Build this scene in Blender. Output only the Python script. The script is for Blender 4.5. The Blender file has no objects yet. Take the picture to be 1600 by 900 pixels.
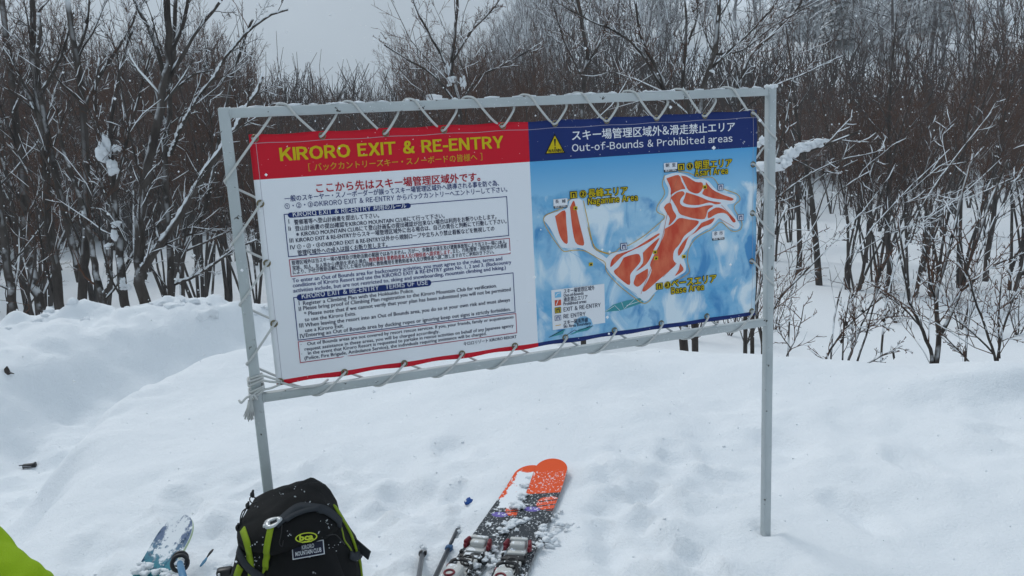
import bpy, bmesh, math, random
import numpy as np
from mathutils import Vector, Matrix, noise
from mathutils.bvhtree import BVHTree

R = math.radians
scene = bpy.context.scene
COL = scene.collection

# ------------------------------------------------------------------ camera
FOC = 1254.0                                   # focal length in photo pixels (photo 1600 wide)
_dn = np.array([326.0, 6334.0, 1254.0]); _dn /= np.linalg.norm(_dn)
_Z = -_dn
_Y = np.array([0, 0, 1.0]) - _Z[2] * _Z; _Y /= np.linalg.norm(_Y)
_X = np.cross(_Y, _Z)
CAM = np.array([0.0, 0.0, 1.576])
def w_(c): return np.array([c @ _X, c @ _Y, c @ _Z])
cx, cy, cz = w_(np.array([1.0, 0, 0])), w_(np.array([0, -1.0, 0])), w_(np.array([0, 0, -1.0]))
cam_d = bpy.data.cameras.new('camera'); cam = bpy.data.objects.new('camera', cam_d); COL.objects.link(cam)
cam.matrix_world = Matrix(((cx[0], cy[0], cz[0], CAM[0]), (cx[1], cy[1], cz[1], CAM[1]), (cx[2], cy[2], cz[2], CAM[2]), (0, 0, 0, 1)))
cam_d.sensor_width = 36.0; cam_d.lens = 36.0 * FOC / 1600.0
cam_d.clip_start = 0.05; cam_d.clip_end = 2000
scene.camera = cam
def ray(px, py): return w_(np.array([(px - 800.0) / FOC, (py - 450.0) / FOC, 1.0]))
def at(px, py, depth): return CAM + ray(px, py) * depth

# ------------------------------------------------------------------ world, sun, exposure
world = bpy.data.worlds.new('World'); scene.world = world; world.use_nodes = True
wn = world.node_tree; wn.nodes.clear()
sky = wn.nodes.new('ShaderNodeTexSky'); sky.sky_type = 'NISHITA'; sky.sun_disc = False
SUN_EL, SUN_AZ = R(50), R(-35)
sky.sun_elevation = SUN_EL; sky.sun_rotation = SUN_AZ; sky.air_density = 1.0; sky.dust_density = 6.0; sky.ozone_density = 1.0
hs = wn.nodes.new('ShaderNodeHueSaturation'); hs.inputs['Saturation'].default_value = 0.25
mixc = wn.nodes.new('ShaderNodeMixRGB'); mixc.inputs[0].default_value = 0.8      # overcast: an even grey cloud layer over the clear sky
mixc.inputs[2].default_value = (3.9, 4.8, 5.6, 1)
bg = wn.nodes.new('ShaderNodeBackground'); bg.inputs['Strength'].default_value = 0.10
wo = wn.nodes.new('ShaderNodeOutputWorld')
wn.links.new(sky.outputs[0], hs.inputs['Color']); wn.links.new(hs.outputs[0], mixc.inputs[1])
# an overcast sky is darker towards the horizon than overhead
wtc = wn.nodes.new('ShaderNodeTexCoord'); wsp = wn.nodes.new('ShaderNodeSeparateXYZ'); wmr = wn.nodes.new('ShaderNodeMapRange'); wmul = wn.nodes.new('ShaderNodeVectorMath'); wmul.operation = 'SCALE'
wmr.inputs[1].default_value = 0.0; wmr.inputs[2].default_value = 1.0; wmr.inputs[3].default_value = 0.84; wmr.inputs[4].default_value = 1.60
wn.links.new(wtc.outputs['Generated'], wsp.inputs[0]); wn.links.new(wsp.outputs['Z'], wmr.inputs[0]); wn.links.new(mixc.outputs[0], wmul.inputs[0]); wn.links.new(wmr.outputs[0], wmul.inputs['Scale'])
wnz = wn.nodes.new('ShaderNodeTexNoise'); wnz.inputs['Scale'].default_value = 3.5; wnz.inputs['Detail'].default_value = 4; wn.links.new(wtc.outputs['Generated'], wnz.inputs['Vector'])
wcl = wn.nodes.new('ShaderNodeMapRange'); wcl.inputs[1].default_value = 0.3; wcl.inputs[2].default_value = 0.7; wcl.inputs[3].default_value = 0.92; wcl.inputs[4].default_value = 1.08; wn.links.new(wnz.outputs[0], wcl.inputs[0])
wm2 = wn.nodes.new('ShaderNodeVectorMath'); wm2.operation = 'SCALE'; wn.links.new(wmul.outputs[0], wm2.inputs[0]); wn.links.new(wcl.outputs[0], wm2.inputs['Scale'])
wn.links.new(wm2.outputs[0], bg.inputs['Color']); wn.links.new(bg.outputs[0], wo.inputs[0])
sun_d = bpy.data.lights.new('sun', 'SUN'); sun_d.energy = 0.95; sun_d.angle = R(18); sun_d.color = (1, 0.985, 0.96)
sun = bpy.data.objects.new('sun', sun_d); COL.objects.link(sun)
sun.rotation_euler = (R(90) - SUN_EL, 0, R(180) - SUN_AZ)
scene.view_settings.view_transform = 'Standard'; scene.view_settings.look = 'None'
scene.view_settings.gamma = 1; scene.view_settings.use_curve_mapping = False
scene.view_settings.exposure = -0.09
scene.cycles.max_bounces = 6; scene.cycles.volume_bounces = 1; scene.cycles.diffuse_bounces = 3; scene.cycles.transparent_max_bounces = 6

# ------------------------------------------------------------------ materials
def mat(name, col=(0.5, 0.5, 0.5), rough=0.6, spec=0.4, metal=0.0):
    m = bpy.data.materials.new(name); m.use_nodes = True
    b = m.node_tree.nodes['Principled BSDF']
    b.inputs['Base Color'].default_value = (*col, 1); b.inputs['Roughness'].default_value = rough
    b.inputs['Specular IOR Level'].default_value = spec; b.inputs['Metallic'].default_value = metal
    return m
def nd(m, t, **kw):
    n = m.node_tree.nodes.new(t)
    for k, v in kw.items():
        if k in n.inputs: n.inputs[k].default_value = v
        else: setattr(n, k, v)
    return n
def lk(m, a, b): m.node_tree.links.new(a, b)
def bsdf(m): return m.node_tree.nodes['Principled BSDF']
def mixcol(m, fac, a, b):
    n = nd(m, 'ShaderNodeMix', data_type='RGBA')
    if hasattr(fac, 'links'): lk(m, fac, n.inputs[0])
    else: n.inputs[0].default_value = fac
    for s, v in ((6, a), (7, b)):
        if hasattr(v, 'links'): lk(m, v, n.inputs[s])
        else: n.inputs[s].default_value = (*v, 1)
    return n.outputs[2]
def noise_tex(m, scale, detail=3, rough=0.55, coord='Object', vscale=None):
    tc = nd(m, 'ShaderNodeTexCoord'); src = tc.outputs[coord]
    if vscale:
        mp = nd(m, 'ShaderNodeMapping'); mp.inputs['Scale'].default_value = vscale; lk(m, src, mp.inputs[0]); src = mp.outputs[0]
    n = nd(m, 'ShaderNodeTexNoise'); n.inputs['Scale'].default_value = scale; n.inputs['Detail'].default_value = detail; n.inputs['Roughness'].default_value = rough
    lk(m, src, n.inputs['Vector']); return n.outputs[0]
def ramp(m, src, lo, hi, a=0.0, b=1.0):
    n = nd(m, 'ShaderNodeMapRange'); n.inputs[1].default_value = lo; n.inputs[2].default_value = hi; n.inputs[3].default_value = a; n.inputs[4].default_value = b
    n.clamp = True; lk(m, src, n.inputs[0]); return n.outputs[0]
def math_(m, op, a, b):
    n = nd(m, 'ShaderNodeMath', operation=op)
    for i, v in enumerate((a, b)):
        if hasattr(v, 'links'): lk(m, v, n.inputs[i])
        else: n.inputs[i].default_value = v
    return n.outputs[0]
def bump(m, src, strength, dist=0.01):
    n = nd(m, 'ShaderNodeBump'); n.inputs['Strength'].default_value = strength; n.inputs['Distance'].default_value = dist
    lk(m, src, n.inputs['Height']); lk(m, n.outputs[0], bsdf(m).inputs['Normal'])
SNOWC = (0.83, 0.86, 0.89)
def snow_mat(name):
    m = mat(name, SNOWC, 0.75, 0.25)
    a = noise_tex(m, 11, 5, 0.65); b = noise_tex(m, 85, 4, 0.7)
    bump(m, math_(m, 'ADD', a, math_(m, 'MULTIPLY', b, 0.45)), 0.55, 0.025)
    return m
def snowy(m, base, lo, hi, nscale, nlo, nhi):
    """fresh snow lying on the upward faces of a base colour"""
    g = nd(m, 'ShaderNodeNewGeometry'); sx = nd(m, 'ShaderNodeSeparateXYZ'); lk(m, g.outputs['Normal'], sx.inputs[0])
    up = ramp(m, sx.outputs['Z'], lo, hi)
    nz = ramp(m, noise_tex(m, nscale, 3), nlo, nhi)
    return mixcol(m, math_(m, 'MULTIPLY', up, nz), base, SNOWC)
M = {}
M['snow'] = snow_mat('snow')
def bark(name, c1, c2, lo, hi, nscale, nlo, nhi):
    m = mat(name, c1, 0.9, 0.2)
    base = mixcol(m, ramp(m, noise_tex(m, 6, 4, 0.6, vscale=(1, 1, 0.35)), 0.35, 0.65), c1, c2)
    lk(m, snowy(m, base, lo, hi, nscale, nlo, nhi), bsdf(m).inputs['Base Color'])
    bump(m, noise_tex(m, 30, 4, 0.65, vscale=(1, 1, 0.25)), 0.5, 0.02)
    return m
M['bark'] = bark('bark', (0.026, 0.020, 0.017), (0.080, 0.068, 0.060), 0.15, 0.5, 5.0, 0.47, 0.56)
M['twig'] = bark('twig', (0.125, 0.060, 0.036), (0.055, 0.033, 0.024), 0.5, 0.9, 4.0, 0.60, 0.70)
M['twig_snowy'] = bark('twig_snowy', (0.045, 0.030, 0.025), (0.035, 0.025, 0.021), 0.0, 0.4, 2.5, 0.38, 0.50)
M['twig_far'] = bark('twig_far', (0.060, 0.038, 0.030), (0.04, 0.03, 0.026), 0.2, 0.6, 1.5, 0.50, 0.60)
M['twig_frost'] = bark('twig_frost', (0.060, 0.045, 0.040), (0.05, 0.04, 0.038), -0.2, 0.3, 1.5, 0.30, 0.44)
M['needle'] = bark('needle', (0.022, 0.032, 0.026), (0.035, 0.045, 0.036), 0.0, 0.3, 1.6, 0.30, 0.42)

# ------------------------------------------------------------------ object helpers
def link(o, parent=None):
    COL.objects.link(o)
    if parent is not None: o.parent = parent
    return o
def empty(name, loc=(0, 0, 0), rz=0.0):
    o = bpy.data.objects.new(name, None); o.location = loc; o.rotation_euler = (0, 0, rz); o.empty_display_size = 0.1
    return link(o)
def tag(o, label=None, cat=None, group=None, kind=None):
    if label: o['label'] = label
    if cat: o['category'] = cat
    if group: o['group'] = group
    if kind: o['kind'] = kind
    return o
class MB:
    """collects faces and links them as one mesh object"""
    def __init__(s): s.v = []; s.f = []; s.mi = []
    def add(s, vs, fs, mi=0):
        b = len(s.v); s.v.extend([tuple(float(c) for c in p) for p in vs]); s.f.extend([tuple(i + b for i in f) for f in fs]); s.mi.extend([mi] * len(fs))
    def box(s, c, size, mi=0, rot=None, bev=0.0):
        h = Vector(size) / 2; rot = rot or Matrix.Identity(3)
        if bev <= 0:
            pts = [Vector((sx * h.x, sy * h.y, sz * h.z)) for sx in (-1, 1) for sy in (-1, 1) for sz in (-1, 1)]
            fs = [(0, 1, 3, 2), (4, 6, 7, 5), (0, 4, 5, 1), (2, 3, 7, 6), (0, 2, 6, 4), (1, 5, 7, 3)]
            s.add([Vector(c) + rot @ p for p in pts], fs, mi); return
        bm = bmesh.new(); bmesh.ops.create_cube(bm, size=1.0)
        for v in bm.verts: v.co = Vector((v.co.x * size[0], v.co.y * size[1], v.co.z * size[2]))
        bmesh.ops.bevel(bm, geom=bm.edges[:], offset=bev, segments=2, profile=0.5, affect='EDGES')
        bm.verts.index_update()
        s.add([Vector(c) + rot @ v.co for v in bm.verts], [[v.index for v in f.verts] for f in bm.faces], mi); bm.free()
    def tube(s, path, rad, sides=6, mi=0, cap=True, flat=1.0):
        P = [Vector(p) for p in path]; n = len(P)
        if n < 2: return
        rad = rad if hasattr(rad, '__len__') else [rad] * n
        t0 = (P[1] - P[0]).normalized()
        ref = Vector((0, 0, 1)) if abs(t0.z) < 0.8 else Vector((1, 0, 0))
        u = t0.cross(ref).normalized(); vs = []
        for i in range(n):
            t = (P[min(i + 1, n - 1)] - P[max(i - 1, 0)])
            t = t.normalized() if t.length > 1e-9 else t0
            u = (u - t * u.dot(t)); u = u.normalized() if u.length > 1e-6 else t.orthogonal().normalized()
            w = t.cross(u)
            for k in range(sides):
                a = 2 * math.pi * k / sides
                vs.append(P[i] + (u * math.cos(a) + w * (math.sin(a) * flat)) * rad[i])
        fs = [(i * sides + k, i * sides + (k + 1) % sides, (i + 1) * sides + (k + 1) % sides, (i + 1) * sides + k) for i in range(n - 1) for k in range(sides)]
        if cap and sides > 3: fs.append(tuple(range(sides - 1, -1, -1))); fs.append(tuple((n - 1) * sides + k for k in range(sides)))
        s.add(vs, fs, mi)
    def ring(s, c, axis, r, rr, seg=14, sides=6, mi=0):
        c = Vector(c); a = Vector(axis).normalized(); u = a.orthogonal().normalized(); w = a.cross(u)
        vs = []
        for i in range(seg):
            th = 2 * math.pi * i / seg; d = u * math.cos(th) + w * math.sin(th)
            for k in range(sides):
                ph = 2 * math.pi * k / sides; vs.append(c + d * (r + rr * math.cos(ph)) + a * rr * math.sin(ph))
        s.add(vs, [(i * sides + k, ((i + 1) % seg) * sides + k, ((i + 1) % seg) * sides + (k + 1) % sides, i * sides + (k + 1) % sides) for i in range(seg) for k in range(sides)], mi)
    def blob(s, c, r, rng, mi=0, rough=0.25, sub=2):
        bm = bmesh.new(); bmesh.ops.create_icosphere(bm, subdivisions=sub, radius=1.0)
        r = Vector(r) if hasattr(r, '__len__') else Vector((r, r, r))
        ph = [rng.uniform(0, 6.28) for _ in range(6)]
        bm.verts.index_update(); vs = []
        for v in bm.verts:
            d = 1 + rough * (math.sin(3.1 * v.co.x + ph[0]) * math.sin(2.7 * v.co.y + ph[1]) + 0.6 * math.sin(5.3 * v.co.z + ph[2] + 3 * v.co.x) * math.sin(4.9 * v.co.y + ph[3]))
            vs.append(Vector(c) + Vector((v.co.x * r.x, v.co.y * r.y, v.co.z * r.z)) * d)
        s.add(vs, [[v.index for v in f.verts] for f in bm.faces], mi); bm.free()
    def mesh(s, name, mats, smooth=False):
        me = bpy.data.meshes.new(name); me.from_pydata(s.v, [], s.f); me.update()
        for m in (mats if isinstance(mats, (list, tuple)) else [mats]): me.materials.append(m)
        me.polygons.foreach_set('material_index', s.mi)
        me.polygons.foreach_set('use_smooth', [smooth] * len(s.f)); me.update()
        return me
    def build(s, name, mats, parent=None, smooth=False):
        return link(bpy.data.objects.new(name, s.mesh(name, mats, smooth)), parent)
def smooth_path(pts, n=4):
    """Catmull-Rom through the points"""
    P = [np.array(p, float) for p in pts]
    if len(P) < 3: return P
    P = [2 * P[0] - P[1]] + P + [2 * P[-1] - P[-2]]; out = []
    for i in range(1, len(P) - 2):
        for k in range(n):
            t = k / n
            out.append(0.5 * ((2 * P[i]) + (-P[i - 1] + P[i + 1]) * t + (2 * P[i - 1] - 5 * P[i] + 4 * P[i + 1] - P[i + 2]) * t * t + (-P[i - 1] + 3 * P[i] - 3 * P[i + 1] + P[i + 2]) * t ** 3))
    out.append(P[-2]); return out

# ------------------------------------------------------------------ terrain
def _hash(ix, iy, seed):
    h = (ix.astype(np.int64) * 374761393 + iy.astype(np.int64) * 668265263 + seed * 974711) & 0xFFFFFFFF
    h = ((h ^ (h >> 13)) * 1274126177) & 0xFFFFFFFF
    return ((h ^ (h >> 16)) & 0xFFFF) / 65535.0
def vnoise(x, y, seed=0):
    ix = np.floor(x); iy = np.floor(y); fx = x - ix; fy = y - iy
    ang = lambda a, b: _hash(ix + a, iy + b, seed) * 2 * np.pi
    def g(a, b):
        t = ang(a, b); return np.cos(t) * (fx - a) + np.sin(t) * (fy - b)
    ux = fx ** 3 * (fx * (fx * 6 - 15) + 10); uy = fy ** 3 * (fy * (fy * 6 - 15) + 10)
    return 1.5 * ((g(0, 0) * (1 - ux) + g(1, 0) * ux) * (1 - uy) + (g(0, 1) * (1 - ux) + g(1, 1) * ux) * uy)
def fbm(x, y, wl, octs=4, seed=0, gain=0.5):
    s = 0; a = 1.0
    for o in range(octs): s = s + a * vnoise(x / wl + 17.3 * o, y / wl - 9.1 * o, seed + o); a *= gain; wl *= 0.5
    return s
def billow(x, y, wl, octs=3, seed=0):
    s = 0; a = 1.0
    for o in range(octs): s = s + a * (np.abs(vnoise(x / wl + 7.7 * o, y / wl + 3.3 * o, seed + o)) * 2 - 0.5); a *= 0.5; wl *= 0.5
    return s
def sm(a, b, x):
    t = np.clip((x - a) / (b - a), 0, 1); return t * t * (3 - 2 * t)
def softp(x, k): return np.logaddexp(0, x / k) * k
def seg_dist(x, y, pts):
    best = np.full(np.shape(x), 1e9); par = np.zeros(np.shape(x)); n = len(pts) - 1
    for i in range(n):
        (ax, ay), (bx, by) = pts[i], pts[i + 1]; dx, dy = bx - ax, by - ay
        t = np.clip(((x - ax) * dx + (y - ay) * dy) / (dx * dx + dy * dy), 0, 1)
        d = np.hypot(x - ax - t * dx, y - ay - t * dy); m = d < best
        best = np.where(m, d, best); par = np.where(m, (i + t) / n, par)
    return best, par
TRENCH = [(-2.2, 1.2), (-2.48, 2.6), (-2.78, 3.8), (-3.10, 4.7), (-3.05, 5.4), (-2.45, 6.05), (-1.5, 6.5), (-0.2, 6.8)]
def crest_y(x): return np.interp(x, [-8, -6, -4.5, -3, -1.8, -0.9, 0.0, 0.5, 1.0, 1.5, 2.5, 4, 8, 14], [4.6, 5.8, 6.4, 6.9, 6.8, 6.5, 5.8, 5.6, 5.75, 5.55, 4.95, 4.65, 4.3, 4.1])
def H(x, y):
    x = np.asarray(x, float); y = np.asarray(y, float)
    r = np.hypot(x, y); az = np.degrees(np.arctan2(x, np.maximum(y, 0.01)))
    d = y - crest_y(x); ds = softp(d, 0.15)
    z = -2.15 * (1 - np.exp(-ds / 3.6)) - 0.012 * softp(d - 8, 2) 
    left = sm(0.9, -0.9, x)
    z = z + 0.30 * left * np.exp(-((d + 0.15) / np.where(d < -0.15, 0.85 + 0.45 * sm(-1.8, -3.2, x), 0.55)) ** 2)
    td, tp = seg_dist(x, y, TRENCH)
    fade = sm(0.0, 0.15, tp) * (1 - sm(0.72, 1.0, tp))
    td = td + 0.08 * fbm(x, y, 0.9, 3, 71)
    z = z - 0.45 * fade * np.exp(-np.abs(td / 0.40) ** 3.0)
    near = np.exp(-(r / 14) ** 2)
    chunk = left * np.exp(-((d + 0.1) / 0.45) ** 2)
    z = z + near * (0.050 * fbm(x, y, 1.7, 3, 3) + 0.018 * fbm(x, y, 0.45, 3, 11))
    z = z + chunk * 0.075 * billow(x, y, 0.42, 3, 21)
    bankl = sm(-1.6, -3.0, x) * sm(3.0, 4.5, y)
    z = z + near * bankl * 0.055 * billow(x, y, 0.55, 4, 25)
    dist = np.exp(-(((x + 0.3) / 1.5) ** 4 + ((y - 3.0) / 0.75) ** 4))       # trampled snow round the gear
    z = z + dist * (0.046 * billow(x, y, 0.30, 4, 31) + 0.014 * fbm(x, y, 0.09, 2, 33) - 0.008)
    foot = np.exp(-(((x - 1.6) / 1.3) ** 4 + ((y - 3.6) / 1.0) ** 4))
    z = z + foot * 0.036 * fbm(x, y, 0.42, 4, 37)
    fn = 0.35 * fbm(x, y, 0.16, 2, 81)
    for (qx, qy, qa_, qd) in ((-0.55, 3.35, .4, .05), (-0.95, 3.65, .2, .05), (-0.35, 3.85, .3, .045), (0.55, 3.15, .1, .05), (0.72, 3.55, -.2, .05), (1.35, 3.0, .3, .055), (1.75, 3.35, .1, .05), (1.3, 3.75, .5, .04), (2.1, 2.8, .2, .05), (-1.5, 3.3, .6, .05), (-1.75, 2.95, .3, .05), (-0.5, 2.55, .2, .06), (0.6, 2.6, -.3, .06), (2.3, 3.6, .4, .04)):
        ca, sa_ = np.cos(qa_), np.sin(qa_); lx = (x - qx) * ca + (y - qy) * sa_; ly = -(x - qx) * sa_ + (y - qy) * ca
        e = np.sqrt((lx / .075) ** 2 + (ly / .15) ** 2) + fn
        z = z - .6 * qd * (1 - sm(.45, 1.35, e)) + 0.25 * qd * np.exp(-((e - 1.45) / .35) ** 2)      # old boot holes, half snowed in
    # wind pillow on the right and a soft step in front of the crest
    py_ = 4.28 + 0.06 * fbm(x, y, 0.8, 2, 91); z = z + 0.15 * np.exp(-((x - 3.25) / 1.0) ** 4) * np.exp(-((y - py_) / np.where(y < py_, 0.14, 0.42)) ** 2)
    z = z + 0.05 * np.exp(-((d + 0.55) / 0.28) ** 2) * sm(0.0, 0.6, x) * (1 - sm(2.0, 2.6, x))
    for (qx, qy, qr, qa) in ((0.936, 2.868, 0.085, 0.05), (-0.77, 2.28, 0.14, 0.05), (0.14, 3.52, 0.16, 0.04)):
        z = z - qa * np.exp(-(((x - qx) ** 2 + (y - qy) ** 2) / qr ** 2))
        rd, rp = seg_dist(x, y, [(0.33, 3.45), (0.22, 2.9), (0.16, 2.3)]); z = z + 0.022 * np.exp(-(rd / 0.11) ** 2) * (1 + 0.5 * fbm(x, y, 0.12, 2, 61))   # snow pushed up along the ski
    sd, sp_ = seg_dist(x, y, [(0.09, 3.75), (-0.06, 2.2)]); km = np.exp(-(sd / 0.24) ** 4)
    z = z * (1 - km) + 0.025 * km                                           # the snow packed flat under the skis
    pm = np.exp(-(((x - 0.936) ** 2 + (y - 2.868) ** 2) / 0.30 ** 2) ** 2); z = z * (1 - pm) + pm * (0.004 + 0.012 * fbm(x, y, 0.2, 2, 63))
    z = z - 0.03 * np.exp(-(((x - 0.936) ** 2 + (y - 2.868) ** 2) / 0.05 ** 2)) + 0.012 * np.exp(-((np.hypot(x - .936, y - 2.868) - .075) / .03) ** 2)
    # valley floor and the hillside beyond, rising to the right
    far = sm(8, 22, r)
    z = z + far * (0.35 * fbm(x, y, 9.0, 3, 41))
    hill = 62 * (1 - np.exp(-0.36 * softp(r - 40, 4) / 62)) * sm(-7, 6, az) + 0.015 * softp(r - 45, 5)
    z = z + hill + sm(45, 80, r) * sm(-2, 8, az) * 1.8 * fbm(x, y, 24, 3, 51)
    return z
def h1(x, y): return float(H(np.array([x]), np.array([y]))[0])
def axis(lo, a, b, hi, step, growth):
    mid = list(np.arange(a, b + 1e-6, step)); up = []; v = b; s = step
    while v < hi: s *= growth; v += s; up.append(v)
    dn = []; v = a; s = step
    while v > lo: s *= growth; v -= s; dn.append(v)
    return np.array(dn[::-1] + mid + up)
gx = axis(-230, -4.8, 4.6, 230, 0.034, 1.05); gy = axis(-40, 1.3, 8.0, 330, 0.034, 1.045)
XX, YY = np.meshgrid(gx, gy); ZZ = H(XX, YY)
nx, ny = len(gx), len(gy)
me = bpy.data.meshes.new('snow_ground')
me.vertices.add(nx * ny); me.vertices.foreach_set('co', np.stack([XX, YY, ZZ], -1).astype(np.float32).ravel())
ii = (np.arange(ny - 1)[:, None] * nx + np.arange(nx - 1)[None, :]).ravel()
quads = np.stack([ii, ii + 1, ii + 1 + nx, ii + nx], -1).astype(np.int32)
me.loops.add(quads.size); me.loops.foreach_set('vertex_index', quads.ravel())
me.polygons.add(len(quads)); me.polygons.foreach_set('loop_start', np.arange(0, quads.size, 4, dtype=np.int32)); me.polygons.foreach_set('loop_total', np.full(len(quads), 4, np.int32))
me.update(calc_edges=True); me.polygons.foreach_set('use_smooth', [True] * len(quads)); me.materials.append(M['snow'])
ground = link(bpy.data.objects.new('snow_ground', me)); ground['kind'] = 'structure'
def hit_ground(px, py):
    r = ray(px, py); t = np.concatenate([np.arange(1.2, 12, 0.01), np.arange(12, 250, 0.1)])
    p = CAM[None] + t[:, None] * r[None]; below = p[:, 2] < H(p[:, 0], p[:, 1]); i = int(np.argmax(below))
    return p[i] if below.any() else p[-1]

# ------------------------------------------------------------------ sign frame
SX = w_(np.array([3659.0, -436.6, 1254.0])); SX[2] = 0; SX /= np.linalg.norm(SX)
SN = np.cross(SX, [0, 0, 1.0])                          # towards the viewer
SO = CAM + 2.216 * ray(350, 177)                        # axis of the top left corner of the frame
ROT = math.atan2(SX[1], SX[0])
BASE_Z = h1(SO[0], SO[1])
TOP = SO[2] - BASE_Z
def sgn(px, py, off=0.0):
    r = ray(px, py); t = ((SO + SN * off - CAM) @ SN) / (r @ SN); p = CAM + t * r - SO
    return float(p @ SX), float(p[2])
FW, RAIL = 1.805, -0.825                                # post to post, and the lower rail
HW = 0.0152
def frame_mat():
    m = mat('grey_paint', (0.36, 0.40, 0.41), 0.5, 0.4)
    big = ramp(m, noise_tex(m, 5, 4), 0.35, 0.7)
    base = mixcol(m, big, (0.42, 0.46, 0.47), (0.50, 0.54, 0.55))
    chip = ramp(m, noise_tex(m, 38, 4, 0.6, vscale=(1, 1, 1)), 0.672, 0.685)
    c2 = mixcol(m, chip, base, (0.05, 0.045, 0.04))
    frost = math_(m, 'MULTIPLY', ramp(m, noise_tex(m, 160, 2), 0.66, 0.72), ramp(m, noise_tex(m, 3, 2), 0.5, 0.6))
    c3 = mixcol(m, frost, c2, (0.75, 0.78, 0.8))
    lk(m, c3, bsdf(m).inputs['Base Color']); bump(m, noise_tex(m, 120, 2), 0.08, 0.002)
    return m
M['frame'] = frame_mat()
fr = empty('sign_frame', (SO[0], SO[1], BASE_Z), ROT)
tag(fr, 'chipped grey steel sign frame on two posts standing in the snow', 'sign frame')
for u, top_extra in ((0.0, 0.0), (FW, 0.0)):
    b = MB(); b.box((u, 0, (TOP + HW - 0.5) / 2), (2 * HW, 2 * HW, TOP + HW + 0.5), bev=0.005); b.build('post', M['frame'], fr, True)
for v in (0.0, RAIL):
    b = MB(); b.box((FW / 2, 0, TOP + v), (FW - 2 * HW - 0.002, 2 * HW - 0.003, 2 * HW - 0.003), bev=0.005); b.build('rail', M['frame'], fr, True)
b = MB()
for u in (HW + 0.001, FW - HW - 0.001):
    for v in (0.0, RAIL): b.ring((u, 0, TOP + v), (1, 0, 0), HW - 0.001, 0.0035, 16, 6)
b.build('weld_bead', M['frame'], fr, True)
b = MB(); rg = random.Random(5)
for i in range(46):                                      # frozen snow caught on the top rail
    u = rg.uniform(0.03, FW - 0.03); b.blob((u, rg.uniform(-0.008, 0.008), TOP + HW), (rg.uniform(0.006, 0.03), 0.009, rg.uniform(0.002, 0.006)), rg, sub=1)
for i in range(7): b.blob((FW + rg.uniform(-0.012, 0.014), rg.uniform(-0.01, 0.01), TOP + HW + rg.uniform(-0.004, 0.006)), 0.010, rg, sub=1)
b.build('snow_crust', M['snow'], fr, True)

# ------------------------------------------------------------------ banner
U0, U1, V0, V1, UD = 0.058, 1.749, -0.0605, -0.794, 0.894
VH, VS = -0.187, -0.7785                                 # lower edge of the headers, upper edge of the bottom stripe
GROM = []
def edge_wave(u, v):
    du = min(u - U0, U1 - u); dv = min(V0 - v, v - V1); e = math.exp(-max(min(du, dv), 0) / 0.03)
    pk_ = math.sin((u - U0) / 0.188 * 2 * math.pi) * math.exp(-max(V0 - v, 0) / 0.05) + math.sin((u - U0) / 0.19 * 2 * math.pi) * math.exp(-max(v - V1, 0) / 0.04)
    return 0.0040 * e * (math.sin(u * 31) + 0.6 * math.sin(v * 37 + 1)) + 0.0016 * pk_
BAN_Y = -0.004
ban = empty('banner', (SO[0], SO[1], BASE_Z), ROT)
tag(ban, 'printed vinyl banner with red and blue headers and a ski map laced into the frame', 'banner')
def bl(u, v, n=0.0): return (u, BAN_Y - n - edge_wave(u, v), TOP + v)
def vinyl(name, col, rough=0.5):
    m = mat(name, col, rough, 0.18)
    bump(m, noise_tex(m, 14, 2), 0.10, 0.006); return m
def header_mat(name, col):
    m = vinyl(name, col); fl = ramp(m, noise_tex(m, 85, 2), 0.715, 0.73)       # a few snowflakes stuck on it
    lk(m, mixcol(m, math_(m, 'MULTIPLY', fl, 0.6), col, (0.75, 0.78, 0.8)), bsdf(m).inputs['Base Color']); return m
M['red'] = header_mat('banner_red', (0.60, 0.009, 0.026)); M['navy'] = header_mat('banner_navy', (0.010, 0.028, 0.15)); M['paper'] = vinyl('banner_white', (0.82, 0.84, 0.88))
def map_mat():
    m = mat('map_blue', (0.1, 0.3, 0.6), 0.5, 0.18)
    big = noise_tex(m, 4.2, 5, 0.62, vscale=(1.0, 1.0, 1.5)); 
    ridg = nd(m, 'ShaderNodeTexNoise'); tc = nd(m, 'ShaderNodeTexCoord'); mp = nd(m, 'ShaderNodeMapping'); mp.inputs['Rotation'].default_value = (0, R(35), 0); mp.inputs['Scale'].default_value = (1.6, 1, 0.9)
    lk(m, tc.outputs['Object'], mp.inputs[0]); lk(m, mp.outputs[0], ridg.inputs['Vector']); ridg.inputs['Scale'].default_value = 7.5; ridg.inputs['Detail'].default_value = 5; ridg.inputs['Distortion'].default_value = 0.6
    a = mixcol(m, ramp(m, big, 0.34, 0.62), (0.12, 0.40, 0.68), (0.38, 0.62, 0.80))
    c = mixcol(m, ramp(m, ridg.outputs[0], 0.51, 0.64), a, (0.72, 0.83, 0.90))
    c = mixcol(m, ramp(m, ridg.outputs[0], 0.44, 0.34), c, (0.075, 0.28, 0.56))
    # printed sky at the top of the map, paler down to the ridge line
    sp = nd(m, 'ShaderNodeSeparateXYZ'); lk(m, tc.outputs['Object'], sp.inputs[0])
    z = math_(m, 'ADD', sp.outputs['Z'], math_(m, 'MULTIPLY', math_(m, 'SUBTRACT', big, 0.5), 0.22))
    sky_c = mixcol(m, ramp(m, sp.outputs['Z'], TOP - 0.19, TOP - 0.33), (0.10, 0.38, 0.70), (0.30, 0.58, 0.80))
    lk(m, mixcol(m, ramp(m, z, TOP - 0.315, TOP - 0.30), c, sky_c), bsdf(m).inputs['Base Color'])
    return m
M['map'] = map_mat()
def lin(a, b, n): return [a + (b - a) * i / n for i in range(n)]
us = lin(U0, UD, 44) + lin(UD, U1, 44) + [U1]; vs = lin(V0, VH, 10) + lin(VH, VS, 30) + lin(VS, V1, 3) + [V1]
b = MB(); idx = {}
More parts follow.
